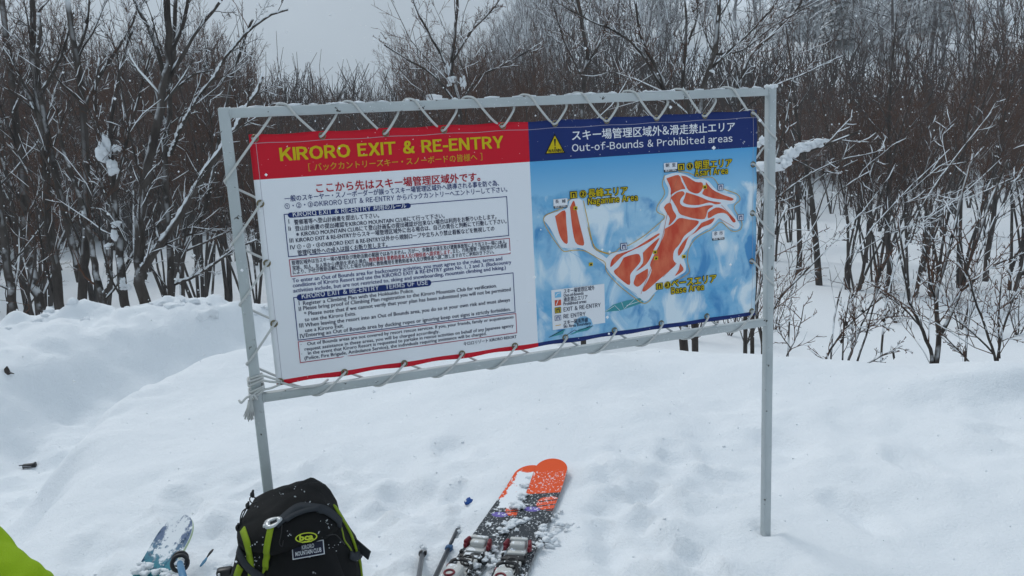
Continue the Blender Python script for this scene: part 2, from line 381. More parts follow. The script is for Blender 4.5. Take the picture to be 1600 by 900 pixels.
for j, v in enumerate(vs):
    for i, u in enumerate(us):
        vv = v
        if j == 0: vv = v - 0.004 * (0.5 - 0.5 * math.cos((u - U0) / 0.188 * 2 * math.pi)) * 0.8
        if j == len(vs) - 1: vv = v + 0.003 * (0.5 - 0.5 * math.cos((u - U0) / 0.19 * 2 * math.pi))
        idx[i, j] = len(b.v); b.v.append(bl(u, vv))
for j in range(len(vs) - 1):
    for i in range(len(us) - 1):
        left = us[i] < UD - 1e-6; vm = (vs[j] + vs[j + 1]) / 2
        mi = (0 if left else 1) if (vm > VH or vm < VS) else (2 if left else 3)
        b.f.append((idx[i, j], idx[i, j + 1], idx[i + 1, j + 1], idx[i + 1, j])); b.mi.append(mi)
cloth = b.build('banner_cloth', [M['red'], M['navy'], M['paper'], M['map']], ban, True)
sol = cloth.modifiers.new('thickness', 'SOLIDIFY'); sol.thickness = 0.0012; sol.offset = -1 if cloth.data.polygons[0].normal.y < 0 else 1

# ---- lettering: text turned into flat mesh, fitted between two baseline points
_dg = None
def glyphs(body, offset=0.0):
    c = bpy.data.curves.new('lettering', 'FONT'); c.body = body; c.resolution_u = 2; c.fill_mode = 'FRONT'; c.offset = offset
    o = bpy.data.objects.new('lettering', c); COL.objects.link(o)
    bpy.context.view_layer.update(); dg = bpy.context.evaluated_depsgraph_get()
    m = bpy.data.meshes.new_from_object(o.evaluated_get(dg))
    v = [(p.co.x, p.co.y) for p in m.vertices]; f = [tuple(q.vertices) for q in m.polygons]
    bpy.data.objects.remove(o); bpy.data.curves.remove(c); bpy.data.meshes.remove(m)
    return v, f
_gc = {}
WIDE = set('KIROEXITNYRMSUFAGDP&-')
def glyph(ch, heavy):
    if (ch, heavy) not in _gc:
        if heavy and ch in 'I-1!':
            if ch == 'I': v, f, adv = [(0.05, 0), (0.135, 0), (0.135, .735), (0.05, .735)], [(0, 1, 2, 3)], 0.185
            elif ch == '-': v, f, adv = [(0.05, .25), (0.31, .25), (0.31, .335), (0.05, .335)], [(0, 1, 2, 3)], 0.36
            else: v, f = glyphs(ch); adv = 0.3
        else:
            o = ord(ch); wide = 0x21 <= o <= 0x7e; v, f = glyphs(chr(o + 0xFEE0) if wide else ch)
            if wide and v: x0 = min(q[0] for q in v); x1 = max(q[0] for q in v); sb = .065 if heavy else .05; v = [(q[0] - x0 + sb, q[1]) for q in v]; adv = x1 - x0 + 2 * sb
            else: adv = 1.0
        _gc[ch, heavy] = (v, f, adv)
    return _gc[ch, heavy]
def layout(body, bold):
    """vertices and faces of a line one em high; heavy letters are overprinted with small shifts"""
    x = 0; vs = []; fs = []; ly = []; heavy = bold > 0.005; i = 0
    sh = ((0, 0),)
    if heavy: sh = ((-bold, -bold * .6), (bold, bold * .6), (-bold, bold * .6), (bold, -bold * .6)) + (((0, 0),) if bold > .02 else ())
    while i < len(body):
        ch = body[i]
        if ord(ch) < 0x7f and not heavy:                          # a run of plain latin text
            j = i
            while j < len(body) and ord(body[j]) < 0x7f: j += 1
            run = body[i:j]
            if run.strip():
                if run not in _gc: _gc[run] = glyphs(run)
                v, f = _gc[run]; k = len(vs); vs += [(x + q[0], q[1]) for q in v]; ly += [0] * len(v); fs += [tuple(t_ + k for t_ in t) for t in f]
                x = max(q[0] for q in vs[k:]) + .05
            else: x += .3
            i = j; continue
        i += 1
        if ch in ' \u3000': x += 0.36; continue
        v, f, adv = glyph(ch, heavy)
        for j, (dx, dy) in enumerate(sh):
            k = len(vs); vs += [(x + q[0] + dx, q[1] + dy) for q in v]; ly += [j] * len(v); fs += [tuple(t_ + k for t_ in t) for t in f]
        x += adv * (0.96 if ch in 'ーッ・。、' else 1)
    return vs, fs, ly
def put_text(mb, body, p0, p1, em, bold=0.0, n=0.0012, mi=0, du=0.0, dv=0.0, fit=True):
    """em: letter size in photo pixels at the line's place"""
    (u0, v0), (u1, v1) = sgn(*p0), sgn(*p1)
    pxm = (sgn(p0[0], p0[1] - 10)[1] - v0) / 10; pxm = (pxm + (sgn(p1[0], p1[1] - 10)[1] - v1) / 10) / 2
    v, f, ly = layout(body, bold); e = em * pxm; vb = (v0 + v1) / 2
    xs = [q[0] for q in v]; x0, x1 = min(xs), max(xs); s = (u1 - u0) / (x1 - x0) if fit else e
    inks = (0,) if (bold > 0.005 or em > 14) else (-.016 * e, .016 * e)          # small print is overprinted so its strokes keep their weight
    for i, sx in enumerate(inks):
        mb.add([bl(u0 + (x - x0) * s + du + sx, vb + y * e + dv + sx * .4, n + .00006 * j + .00008 * i) for (x, y), j in zip(v, ly)], f, mi)
def poly(mb, pts, n, mi=0, close=True):
    pts = [p for i, p in enumerate(pts)]
    area = sum(pts[i][0] * pts[(i + 1) % len(pts)][1] - pts[(i + 1) % len(pts)][0] * pts[i][1] for i in range(len(pts)))
    if area < 0: pts = pts[::-1]
    mb.add([bl(u, v, n) for u, v in pts], [tuple(range(len(pts)))], mi)
def stroke(mb, pts, w, n, mi=0, closed=False):
    P = [np.array(p) for p in pts]
    if closed: P = P + [P[0]]
    L, Rr = [], []
    for i in range(len(P)):
        t = P[min(i + 1, len(P) - 1)] - P[max(i - 1, 0)]
        if closed and i in (0, len(P) - 1): t = P[1] - P[-2]
        t = t / (np.linalg.norm(t) + 1e-9); nn = np.array([-t[1], t[0]]) * w / 2; L.append(P[i] + nn); Rr.append(P[i] - nn)
    vs = [bl(*p, n) for p in L] + [bl(*p, n) for p in Rr]; k = len(P)
    mb.add(vs, [(k + i, k + i + 1, i + 1, i) for i in range(k - 1)], mi)
def frame_box(mb, q, w, n, mi=0):
    u0 = (q[0][0] + q[3][0]) / 2; u1 = (q[1][0] + q[2][0]) / 2; v0 = (q[0][1] + q[1][1]) / 2; v1 = (q[2][1] + q[3][1]) / 2
    for a0, b0, a1, b1 in ((u0 - w / 2, v0 - w / 2, u1 + w / 2, v0 + w / 2), (u0 - w / 2, v1 - w / 2, u1 + w / 2, v1 + w / 2), (u0 - w / 2, v1 + w / 2, u0 + w / 2, v0 - w / 2), (u1 - w / 2, v1 + w / 2, u1 + w / 2, v0 - w / 2)):
        mb.add([bl(a0, b0, n), bl(a1, b0, n), bl(a1, b1, n), bl(a0, b1, n)], [(0, 1, 2, 3)], mi)
def rect(mb, p0, p1, n, mi=0, inset=0.0):
    (a, b_), (c, d) = sgn(*p0), sgn(*p1); a, c = min(a, c) + inset, max(a, c) - inset; b_, d = min(b_, d) + inset, max(b_, d) - inset
    mb.add([bl(a, b_, n), bl(c, b_, n), bl(c, d, n), bl(a, d, n)], [(0, 1, 2, 3)], mi); return a, b_, c, d
def pill(mb, p0, p1, n, mi=0):
    (a, b_), (c, d) = sgn(*p0), sgn(*p1); b_, d = min(b_, d), max(b_, d); r = (d - b_) / 2; m_ = (b_ + d) / 2; pts = []
    for k in range(9): t = -math.pi / 2 + math.pi * k / 8; pts.append((c - r + r * math.cos(t), m_ + r * math.sin(t)))
    for k in range(9): t = math.pi / 2 + math.pi * k / 8; pts.append((a + r + r * math.cos(t), m_ + r * math.sin(t)))
    poly(mb, pts, n, mi)
M['yellow'] = vinyl('ink_yellow', (0.62, 0.47, 0.008)); M['gold'] = vinyl('ink_gold', (0.62, 0.36, 0.02)); M['ink_red'] = vinyl('ink_red', (0.43, 0.012, 0.028))
M['ink_navy'] = vinyl('ink_navy', (0.012, 0.03, 0.16)); M['ink_dark'] = vinyl('ink_dark', (0.014, 0.02, 0.06)); M['ink_white'] = vinyl('ink_white', (0.80, 0.82, 0.86))
M['piste'] = vinyl('map_white', (0.74, 0.79, 0.85)); M['teal'] = vinyl('map_teal', (0.06, 0.30, 0.34)); M['line_red'] = vinyl('line_red', (0.40, 0.06, 0.10)); M['lightblue'] = vinyl('map_light_blue', (0.2, 0.5, 0.75))
def map_red():
    m = vinyl('map_red', (0.46, 0.06, 0.03)); lk(m, mixcol(m, ramp(m, noise_tex(m, 22, 3, vscale=(1.5, 1, 0.7)), 0.35, 0.68), (0.60, 0.07, 0.035), (0.72, 0.17, 0.085)), bsdf(m).inputs['Base Color']); return m
M['mapred'] = map_red()
def part(fn, name, mats, parent=ban, label=None):
    b = MB(); fn(b); o = b.build(name, mats, parent)
    if label: o['label'] = label
    return o
T = lambda *a, **k: part(lambda b: put_text(b, *a[1:], **k), 'lettering', M[a[0]])
# red header
T('yellow', 'KIRORO EXIT & RE-ENTRY', (437.6, 250), (786, 231.5), 25.5, bold=0.034)
T('gold', '[ バックカントリースキー・スノーボードの皆様へ ]', (482, 265.6), (753, 250), 12.5, bold=0.008)
def hems(b):
    for v in (V0 - 0.026,): stroke(b, [(U0 + (U1 - U0) * i / 60, v + 0.0012 * math.sin(i)) for i in range(61)], 0.0013, 0.0009)
    for u in (U0 + 0.017, U1 - 0.017): stroke(b, [(u, V0 + (V1 - V0) * i / 30) for i in range(31)], 0.0012, 0.0009)
M['thread'] = mat('hem_thread', (0.42, 0.40, 0.46), 0.8)
part(hems, 'hem_stitching', M['thread'])
T('ink_red', 'ここから先はスキー場管理区域外です。', (494, 299.5), (750, 282), 15.8, bold=0.020)
def t_navy(b):
    put_text(b, '一般のスキーヤー・スノーボーダーが誤ってスキー場管理区域外へ誘導される事を防ぐ為、', (444.7, 314), (779, 290), 10.2, 0.010)
    put_text(b, '①・②・③のKIRORO EXIT & RE-ENTRY からバックカントリーへエントリーして下さい。', (445, 326), (792, 299), 10.2, 0.008)
    put_text(b, 'To enter an Out of Bounds area for backcountry activities, you must agree to the rules, terms and', (457, 442), (784, 405.5), 8.8)
    put_text(b, 'conditions of Kiroro Resort and use the KIRORO EXIT & RE-ENTRY gates No. 1, 2 and 3. (Backcountry', (457.6, 449.5), (798, 411), 8.6)
    put_text(b, 'activities include, but are not restricted to, skiing and snowboarding, mountain climbing and hiking.)', (458.5, 457.5), (789.5, 419.5), 8.6)
part(t_navy, 'introduction_lettering', M['ink_navy'])
part(lambda b: pill(b, (450, 340.5), (641, 317), 0.0011), 'heading_pill', M['navy']); part(lambda b: pill(b, (464, 470), (673, 436.4), 0.0011), 'heading_pill', M['navy'])
part(lambda b: (put_text(b, 'KIRORO EXIT & RE-ENTRY 利用のルール', (457.6, 337.3), (634.5, 325), 9.6, 0.009, 0.0016), put_text(b, 'KIRORO EXIT & RE-ENTRY   TERMS OF USE', (471.7, 467.5), (668, 442.5), 10.0, 0.010, 0.0016)), 'heading_lettering', M['ink_white'])
part(lambda b: (frame_box(b, [sgn(*p) for p in ((444, 335), (791, 307), (794, 367), (450.6, 402))], 0.0024, 0.0008), frame_box(b, [sgn(*p) for p in ((458.5, 466), (799.4, 425), (805.5, 486), (466, 532))], 0.0024, 0.0008)), 'box_outline', M['ink_navy'])
part(lambda b: (frame_box(b, [sgn(*p) for p in ((452, 407.4), (794.4, 370.6), (797, 395), (454.8, 432.7))], 0.0024, 0.0008), frame_box(b, [sgn(*p) for p in ((465.5, 534.8), (805, 488.4), (806.7, 518), (469.5, 567.7))], 0.0024, 0.0008)), 'box_outline', M['line_red'])
def t_rules(b):
    K = 8.8
    for num, p in (('Ⅰ', (451, 349)), ('Ⅱ', (451, 360.3)), ('Ⅲ', (452.6, 379)), ('Ⅳ', (453.7, 389.5))): put_text(b, num, p, (p[0] + 6, p[1] - 0.5), 9, fit=False)
    put_text(b, '警察署等へ登山計画書を提出して下さい。', (459.6, 350.5), (592, 339.3), K)
    put_text(b, '登山計画書の提出確認をKIRORO MOUNTAIN CLUBにて行って下さい。', (461, 360.5), (694, 340), K)
    put_text(b, '※KIRORO MOUNTAIN CLUBにて登山計画書の提出確認が出来ない場合は利用をお断りいたします。', (463, 369), (775, 341.5), K)
    put_text(b, 'KIRORO EXIT & RE-ENTRYからスキー場管理区域外に出る場合は、自己の責任と判断にて行動して下さい。', (462.4, 378), (790.6, 348.6), K)
    put_text(b, '①・②・③のKIRORO EXIT & RE-ENTRY以外から規制ロープや立ち入り禁止看板などを無視しての', (464.4, 388.5), (771.7, 360), K)
    put_text(b, '管理区域外への侵入は固くお断り致します。', (465, 397), (605, 386), K)
part(t_rules, 'rules_lettering', M['ink_dark'])
def t_warn(b):
    put_text(b, '管理区域外は当スキー場の管理及び救助活動の範囲ではありません。万が一、負傷者の発生及び遭難事故等により当スキー場に(本人、', (456, 413.7), (791, 379.7), 7.5)
    put_text(b, '家族、知人、友人等から)救助を求めた場合、', (457, 421.5), (574, 409.3), 7.5)
    put_text(b, '救助費用を要救助者本人及び関係者へ請求致します。', (576, 409.0), (705, 395.4), 7.5, mi=1)
    put_text(b, 'また、行政(警察・消防等)からの要請', (707, 395.2), (791, 386.5), 7.5)
    put_text(b, 'により、当社が救助活動に協力した場合も同様に救助費用を要救助者本人及び関係者へ請求致しますのでご承知おき下さい。', (458, 428.7), (771, 394.8), 7.5)
part(t_warn, 'rescue_notice_lettering', [M['ink_dark'], M['ink_red']])
def t_terms(b):
    K = 8.4
    for num, p in (('Ⅰ', (467, 476.6)), ('Ⅱ', (467, 485.6)), ('Ⅲ', (468, 511.5)), ('Ⅳ', (469, 528))): put_text(b, num, p, (p[0] + 6, p[1] - 0.7), 9, fit=False)
    for s, a, c in (('Register a Climbing Plan with the Hokkaido Police.', (473.7, 477), (646, 455.5)),
                    ('Please bring proof of Climbing Plan registration to the Kiroro Mountain Club for verification.', (474, 485.6), (775.4, 447)),
                    ('* Please note that if we cannot verify that your plan has been submitted you will not be permitted', (475.4, 493.8), (797, 453.5)),
                    ('to use the Kiroro Exits.', (476, 501.8), (556, 491.8)),
                    ('When leaving the resort into an Out of Bounds area, you do so at your own risk and must always', (476.8, 511), (796, 470)),
                    ('use a Kiroro Exit.', (477, 518.6), (537, 510.8)),
                    ('Entering an Out of Bounds area by ducking ropes or ignoring keep out signs is strictly forbidden.', (478, 527), (797, 484))): put_text(b, s, a, c, K)
part(t_terms, 'terms_lettering', M['ink_dark'])
def t_res(b):
    for s, a, c in (('· Out of Bounds areas are not covered by resort rescue services. If you, your friends, family or acquaintances', (470, 541), (801.6, 496.3)),
                    ('request assistance in these areas, you will be charged accordingly.', (476, 547.5), (686, 519.4)),
                    ('· In the event that Kiroro Resort is requested to partake in rescue activities on behalf of any Japanese agency', (471, 556), (801.6, 509.5)),
                    ('(Police, Fire Brigade, Ambulance Service), the individuals requiring assistance will be charged.', (476, 563), (759.4, 521.6))): put_text(b, s, a, c, 7.4)
    put_text(b, 'キロロリゾート KIRORO RESORT', (724, 539), (806.4, 527.8), 6.6)
part(t_res, 'liability_lettering', M['ink_dark'])
# blue header
T('ink_white', 'スキー場管理区域外&滑走禁止エリア', (892.7, 219.8), (1146.7, 202.5), 16.8, bold=0.014)
T('ink_white', 'Out-of-Bounds & Prohibited areas', (892.7, 237.6), (1143, 220.5), 14.8, bold=0.008)
def warn(b):
    q = [sgn(866, 208.5), sgn(850.5, 241), sgn(882.5, 239)]; c = np.mean([np.array(p) for p in q], 0); c[1] -= 0.002
    poly(b, q, 0.0010, 1); poly(b, [c + (np.array(p) - c) * 0.84 for p in q], 0.0014, 0)
    a = sgn(866, 217); d = sgn(866.2, 228.5); w = 0.0034
    poly(b, [(a[0] - w, a[1]), (a[0] + w, a[1]), (d[0] + w * .35, d[1]), (d[0] - w * .35, d[1])], 0.0018, 1)
    e = sgn(866.3, 231); poly(b, [(e[0] + 0.0026 * math.cos(t * .785), e[1] + 0.0026 * math.sin(t * .785)) for t in range(8)], 0.0018, 1)
    put_text(b, 'WARNING', (855.5, 238.3), (878.8, 236.8), 6.4, 0.03, 0.0018, 1)
M['ink_black'] = vinyl('ink_black', (0.008, 0.008, 0.01))
part(warn, 'warning_triangle', [M['yellow'], M['ink_black']])
# map
A5 = lambda pts: [sgn(x / 3.748 + 920, y / 3.748 + 240) for x, y in pts]
A6 = lambda pts: [sgn(x / 4.283 + 830, y / 4.283 + 270) for x, y in pts]
A4 = lambda pts: [sgn(x / 3.81 + 810, y / 3.81 + 330) for x, y in pts]
SP = lambda pts, n=3, closed=True: [tuple(p) for p in smooth_path(list(pts) + ([pts[0]] if closed else []), n)][:(-1 if closed else None)]
MAIN = [(440, 130), (480, 115), (520, 112), (570, 125), (620, 150), (660, 145), (700, 165), (740, 210), (790, 232), (845, 240), (860, 262), (845, 290), (805, 300), (830, 335), (860, 380), (878, 415), (866, 440), (840, 440), (800, 420), (765, 380), (745, 390), (710, 430), (680, 445), (640, 470), (600, 500), (580, 550), (550, 590), (555, 625), (565, 660), (560, 690), (530, 710), (490, 735), (430, 775), (380, 815), (350, 850), (320, 862), (280, 835), (230, 795), (180, 750), (130, 705), (103, 665), (98, 625), (110, 600), (140, 580), (200, 568), (260, 543), (310, 508), (360, 468), (400, 448), (420, 400), (440, 380), (430, 350), (412, 330), (412, 300), (440, 270), (460, 240), (460, 200), (440, 160)]
NAGA = [(76, 312), (110, 278), (230, 238), (250, 190), (280, 173), (332, 180), (345, 250), (380, 400), (402, 488), (430, 518), (500, 570), (530, 600), (560, 640), (540, 680), (512, 650), (480, 610), (400, 545), (340, 508), (270, 500), (210, 502), (178, 470), (120, 365)]
def pistes(b):
    poly(b, SP(A5(MAIN)), 0.0009); poly(b, SP(A6(NAGA)), 0.0012)
part(pistes, 'map_piste_area', M['piste'])
REDS = [[(450, 145), (520, 125), (540, 165), (560, 205), (540, 208), (500, 225), (475, 240), (475, 205)],
        [(535, 128), (570, 135), (620, 165), (660, 170), (660, 205), (640, 230), (615, 232), (580, 215), (560, 180)],
        [(680, 165), (720, 210), (780, 240), (840, 262), (830, 275), (790, 270), (720, 260), (662, 238), (668, 215), (680, 190)],
        [(565, 226), (640, 250), (700, 275), (770, 287), (740, 297), (700, 286), (640, 300), (580, 298), (548, 284), (556, 258)],
        [(475, 258), (510, 228), (545, 220), (556, 236), (535, 262), (530, 290), (556, 310), (620, 316), (680, 304), (715, 302), (722, 308), (692, 330), (675, 380), (620, 380), (570, 368), (528, 352), (512, 320), (492, 285)],
        [(435, 315), (450, 295), (475, 290), (488, 330), (508, 365), (490, 395), (462, 420), (470, 380), (450, 345)],
        [(692, 345), (740, 315), (790, 328), (835, 368), (855, 395), (838, 400), (800, 352), (750, 350), (695, 378)],
        [(440, 440), (490, 410), (525, 377), (580, 385), (640, 397), (606, 440), (556, 480), (526, 530), (494, 570), (490, 620), (505, 648), (460, 690), (400, 742), (330, 802), (310, 797), (342, 740), (364, 680), (354, 650), (374, 600), (406, 540), (434, 480)],
        [(655, 405), (700, 387), (732, 377), (710, 410), (660, 430), (620, 462), (580, 488), (553, 555), (522, 598), (520, 560), (562, 500), (612, 460)],
        [(160, 590), (250, 560), (330, 512), (400, 468), (405, 478), (340, 522), (280, 552), (200, 592), (150, 640), (122, 663), (130, 622)],
        [(200, 608), (240, 594), (288, 588), (298, 630), (258, 680), (238, 710), (234, 768), (180, 732), (142, 690), (170, 662)],
        [(312, 580), (350, 542), (410, 492), (376, 560), (356, 608), (328, 650), (272, 688), (312, 640)],
        [(272, 712), (330, 678), (342, 676), (338, 720), (310, 758), (280, 778), (258, 758)],
        [(530, 642), (550, 672), (540, 690), (500, 715), (520, 682)]]
def reds(b):
    for q in REDS: poly(b, SP(A5(q)), 0.0015)
    for q in ([(155, 290), (220, 250), (230, 330), (240, 465), (210, 460), (180, 400)], [(255, 230), (280, 185), (297, 240), (322, 350), (350, 468), (330, 485), (290, 460), (268, 350)]): poly(b, SP(A6(q)), 0.0016)
part(reds, 'map_prohibited_area', M['mapred'])
def bound(b):
    w = 0.0022
    stroke(b, SP(A5([(440, 125), (425, 180), (440, 235), (400, 300), (395, 340), (440, 365), (420, 395), (380, 430), (320, 480), (230, 535), (180, 550), (150, 575), (100, 580), (40, 555), (10, 500), (-10, 430)]), closed=False), w, 0.0020)
    stroke(b, SP(A6([(345, 185), (365, 280), (395, 420), (420, 505), (470, 530), (520, 545)]), closed=False), w, 0.0020)
    stroke(b, SP(A6([(275, 168), (240, 185), (225, 225), (140, 262), (85, 290), (85, 340), (130, 420), (180, 490), (215, 525), (270, 518), (350, 520), (440, 570), (490, 600), (500, 660), (580, 750), (680, 830), (740, 870), (780, 860), (820, 810)]), closed=False), w, 0.0020)
    stroke(b, SP(A5([(520, 105), (580, 112), (640, 138), (720, 140), (770, 200), (860, 235), (880, 270), (850, 300), (850, 330), (890, 400), (880, 445), (830, 452), (770, 400), (720, 440), (650, 475), (600, 520), (575, 580), (575, 640), (585, 690), (550, 720), (500, 745)]), closed=False), w, 0.0020)
part(bound, 'map_boundary_line', M['gold'])
def lifts(b):
    for q, wd in (([(520, 130), (480, 240), (455, 350), (430, 470), (390, 600), (340, 720), (300, 820)], .0016), ([(672, 195), (780, 262)], .0014), ([(760, 380), (845, 430)], .0014), ([(770, 300), (850, 385)], .0014), ([(430, 720), (510, 640)], .0014)): stroke(b, A5(q), wd, 0.0023)
    stroke(b, A6([(285, 200), (305, 300), (345, 470)]), 0.0014, 0.0023)
    stroke(b, A4([(265, 215), (420, 310)]), 0.0011, 0.0018, 1); stroke(b, A4([(450, 330), (560, 400), (700, 495)]), 0.0014, 0.0018, 1)
M['lift_red'] = vinyl('lift_line', (0.55, 0.16, 0.10)); part(lifts, 'map_lift_line', [M['lift_red'], M['lightblue']])
def town(b):
    for q in ([(510, 598), (560, 555), (640, 530), (720, 515), (742, 540), (690, 560), (600, 590)], [(175, 752), (230, 720), (275, 700), (262, 730)], [(300, 735), (360, 700), (440, 680), (410, 706)]): poly(b, A4(q), 0.0010)
    for q in ([(515, 595), (570, 560), (600, 590)], [(610, 540), (625, 580), (690, 520)], [(640, 560), (730, 530)]): stroke(b, A4(q), 0.0016, 0.0014, 1)
    for q in ([(180, 750), (265, 705)], [(280, 740), (330, 705), (345, 712)], [(350, 710), (440, 680)], [(400, 690), (420, 682)]): stroke(b, A4(q), 0.0018, 0.0014, 2)
part(town, 'map_village_detail', [M['teal'], M['piste'], M['ink_dark']])
def gate_icon(b, p0, p1, n, bgm, fg):
    a, b_, c, d = rect(b, p0, p1, n, fg); w = c - a; h = d - b_
    i = 0.12
    b.add([bl(a + w * .09, b_ + h * .09, n + .0004), bl(c - w * .09, b_ + h * .09, n + .0004), bl(c - w * .09, d - h * .09, n + .0004), bl(a + w * .09, d - h * .09, n + .0004)], [(0, 1, 2, 3)], bgm)
    for x0, y0, x1, y1 in ((.24, .16, .40, .62), (.60, .16, .76, .62), (.24, .62, .76, .80)):
        b.add([bl(a + w * x0, b_ + h * y0, n + .0008), bl(a + w * x1, b_ + h * y0, n + .0008), bl(a + w * x1, b_ + h * y1, n + .0008), bl(a + w * x0, b_ + h * y1, n + .0008)], [(0, 1, 2, 3)], fg)
def icons(b):
    for p0, p1 in (((1057, 267), (1068.5, 254.5)), ((889.3, 310.6), (900.6, 298)), ((1023.4, 452.9), (1034.5, 440.8))): gate_icon(b, p0, p1, 0.0022, 0, 1)
    for p0, p1 in (((1120, 297.7), (1129, 287.2)), ((1151, 345), (1160.4, 334)), ((968.3, 391), (978.5, 378.9))): gate_icon(b, p0, p1, 0.0022, 2, 3)
    for x, y in ((1099.5, 292), (922, 412.5), (1022, 393.5), (1023.5, 403), (1067, 400.5), (898, 325)):
        rect(b, (x - 3, y + 3), (x + 3, y - 3), 0.0026, 0); rect(b, (x - 1.2, y + 2), (x + 1.6, y - 1.2), 0.0030, 1)
part(icons, 'map_gate_icon', [M['yellow'], M['ink_black'], M['ink_white'], M['ink_navy']])
def peaks(b):
    for (x0, y0, x1, y1, s, t) in ((1036, 269.5, 1056.5, 253.5, '朝里', '標高1,180m'), (864, 325.8, 885.3, 309.5, '長峰', '標高1,030m'), (1111.3, 375.8, 1130.3, 359.6, '余市', '標高 985m')):
        rect(b, (x0, y0), (x1, y1), 0.0022, 0); rect(b, (x0, y0), (x1, y0 - 5.5), 0.0026, 1)
        put_text(b, s[0], (x0 + 2.5, y0 - 8.6), (x0 + 8, y0 - 9), 6.5, 0, 0.0026, 2); put_text(b, s[1], (x1 - 8, y0 - 9.2), (x1 - 2.5, y0 - 9.6), 6.5, 0, 0.0026, 2)
        put_text(b, t, (x0 + 1.5, y0 - 1.4), (x1 - 1.5, y0 - 2.4), 4.2, 0.0, 0.0031, 0)
part(peaks, 'map_summit_label', [M['ink_white'], M['ink_black'], M['ink_dark']])
def areas(b):
    for s, p0, p1, em in (('①', (1071, 264.5), (1081.8, 263.7), 12.5), ('②', (904.2, 308), (915.2, 307), 12.5), ('③', (1036.3, 450), (1047, 449), 12.5)):
        (uu, vv) = sgn((p0[0] + p1[0]) / 2, (p0[1] + p1[1]) / 2 - 4.4)
        poly(b, [(uu + 0.0135 * math.cos(t * .3927), vv + 0.0135 * math.sin(t * .3927)) for t in range(16)], 0.0021, 1)
        put_text(b, s, p0, p1, em, 0.02, 0.0026, 0)
    for s, p0, p1, em in (('朝里エリア', (1083.8, 264), (1142, 259), 14.5), ('Asari Area', (1084, 275), (1135.5, 271), 13.0), ('長峰エリア', (917.6, 308), (979.3, 302.5), 14.5),
                          ('Nagamine Area', (917.6, 319.5), (995, 312.8), 13.0), ('ベースエリア', (1047.6, 448), (1117.7, 440), 14.5), ('Base Area', (1047.6, 458), (1098.3, 453), 13.0)):
        [put_text(b, s, p0, p1, em, 0.014, 0.0020 + .00006 * i, 1, .0021 * math.cos(i * .785), .0021 * math.sin(i * .785)) for i in range(8)]; put_text(b, s, p0, p1, em, 0.018, 0.0029, 0)
part(areas, 'map_area_lettering', [M['yellow'], M['ink_black']])
def legend(b):
    q = [sgn(860.7, 452.9), sgn(944, 442.9), sgn(944, 504.6), sgn(862.5, 515)]
    u0 = (q[0][0] + q[3][0]) / 2; u1 = (q[1][0] + q[2][0]) / 2; v0 = (q[0][1] + q[1][1]) / 2; v1 = (q[2][1] + q[3][1]) / 2
    poly(b, [(u0, v0), (u1, v0), (u1, v1), (u0, v1)], 0.0015, 0)
    rect(b, (866, 465), (875.5, 455), 0.0020, 1); rect(b, (866, 477.5), (875.5, 467.5), 0.0020, 2)
    stroke(b, [sgn(867, 462), sgn(870, 458), sgn(874.5, 457)], 0.002, 0.0024, 0); stroke(b, [sgn(868, 476), sgn(870, 471), sgn(871, 468)], 0.0024, 0.0024, 0)
    for s, a, c, em, bo in (('スキー場管理区域外', (879.6, 457.8), (928, 452), 8, .01), ('Out-of-Bounds', (879.6, 463.6), (910.6, 459.6), 7, 0), ('滑走禁止エリア', (879.6, 470.8), (917, 466.4), 8, .01), ('Prohibited areas', (879.6, 476.6), (915, 472.6), 7, 0),
                            ('EXIT & RE-ENTRY', (879.6, 485.4), (937.3, 479.7), 8.5, .01), ('RE ENTRY', (879.6, 497), (913.7, 493), 8.5, .01), ('スキー場境界線', (879.6, 506.8), (917.6, 502), 8, .01), ('Ski Area Boundary', (879.6, 511.9), (922, 506.6), 7, 0)): put_text(b, s, a, c, em, bo, 0.0020, 3)
    stroke(b, [sgn(867, 508.5), sgn(875.5, 507)], 0.0022, 0.0020, 5)
    gate_icon(b, (866, 489.5), (875.5, 479), 0.0020, 4, 3); gate_icon(b, (866, 501), (875.5, 491.5), 0.0020, 0, 6)
part(legend, 'map_legend', [M['ink_white'], M['lightblue'], M['mapred'], M['ink_dark'], M['yellow'], M['gold'], M['ink_navy']])

# ---- grommets
M['brass'] = mat('grommet_metal', (0.22, 0.19, 0.12), 0.35, 0.5, 0.85)
GT = [(398, 214), (503, 212), (602, 208), (693, 203), (785, 197), (867, 193), (948, 188), (1026, 184), (1101, 177), (1176, 178)]
GB = [(437, 597), (538, 582), (631, 567), (721, 552), (804, 540), (883, 527), (960, 516), (1033, 505), (1104, 494), (1174, 486)]
GL = [(406, 318), (416, 411), (428, 505)]
GR = [(1176, 257), (1175, 333), (1174, 408)]
def gpos(p):
    u, v = sgn(*p); return min(max(u, U0 + 0.011), U1 - 0.011), min(max(v, V1 + 0.011), V0 - 0.011)
for p in GT + GB + GL + GR:
    u, v = gpos(p); b = MB(); b.ring(bl(u, v, 0.001), (0, 1, 0), 0.0085, 0.0026, 16, 6); b.build('grommet', M['brass'], ban, True)

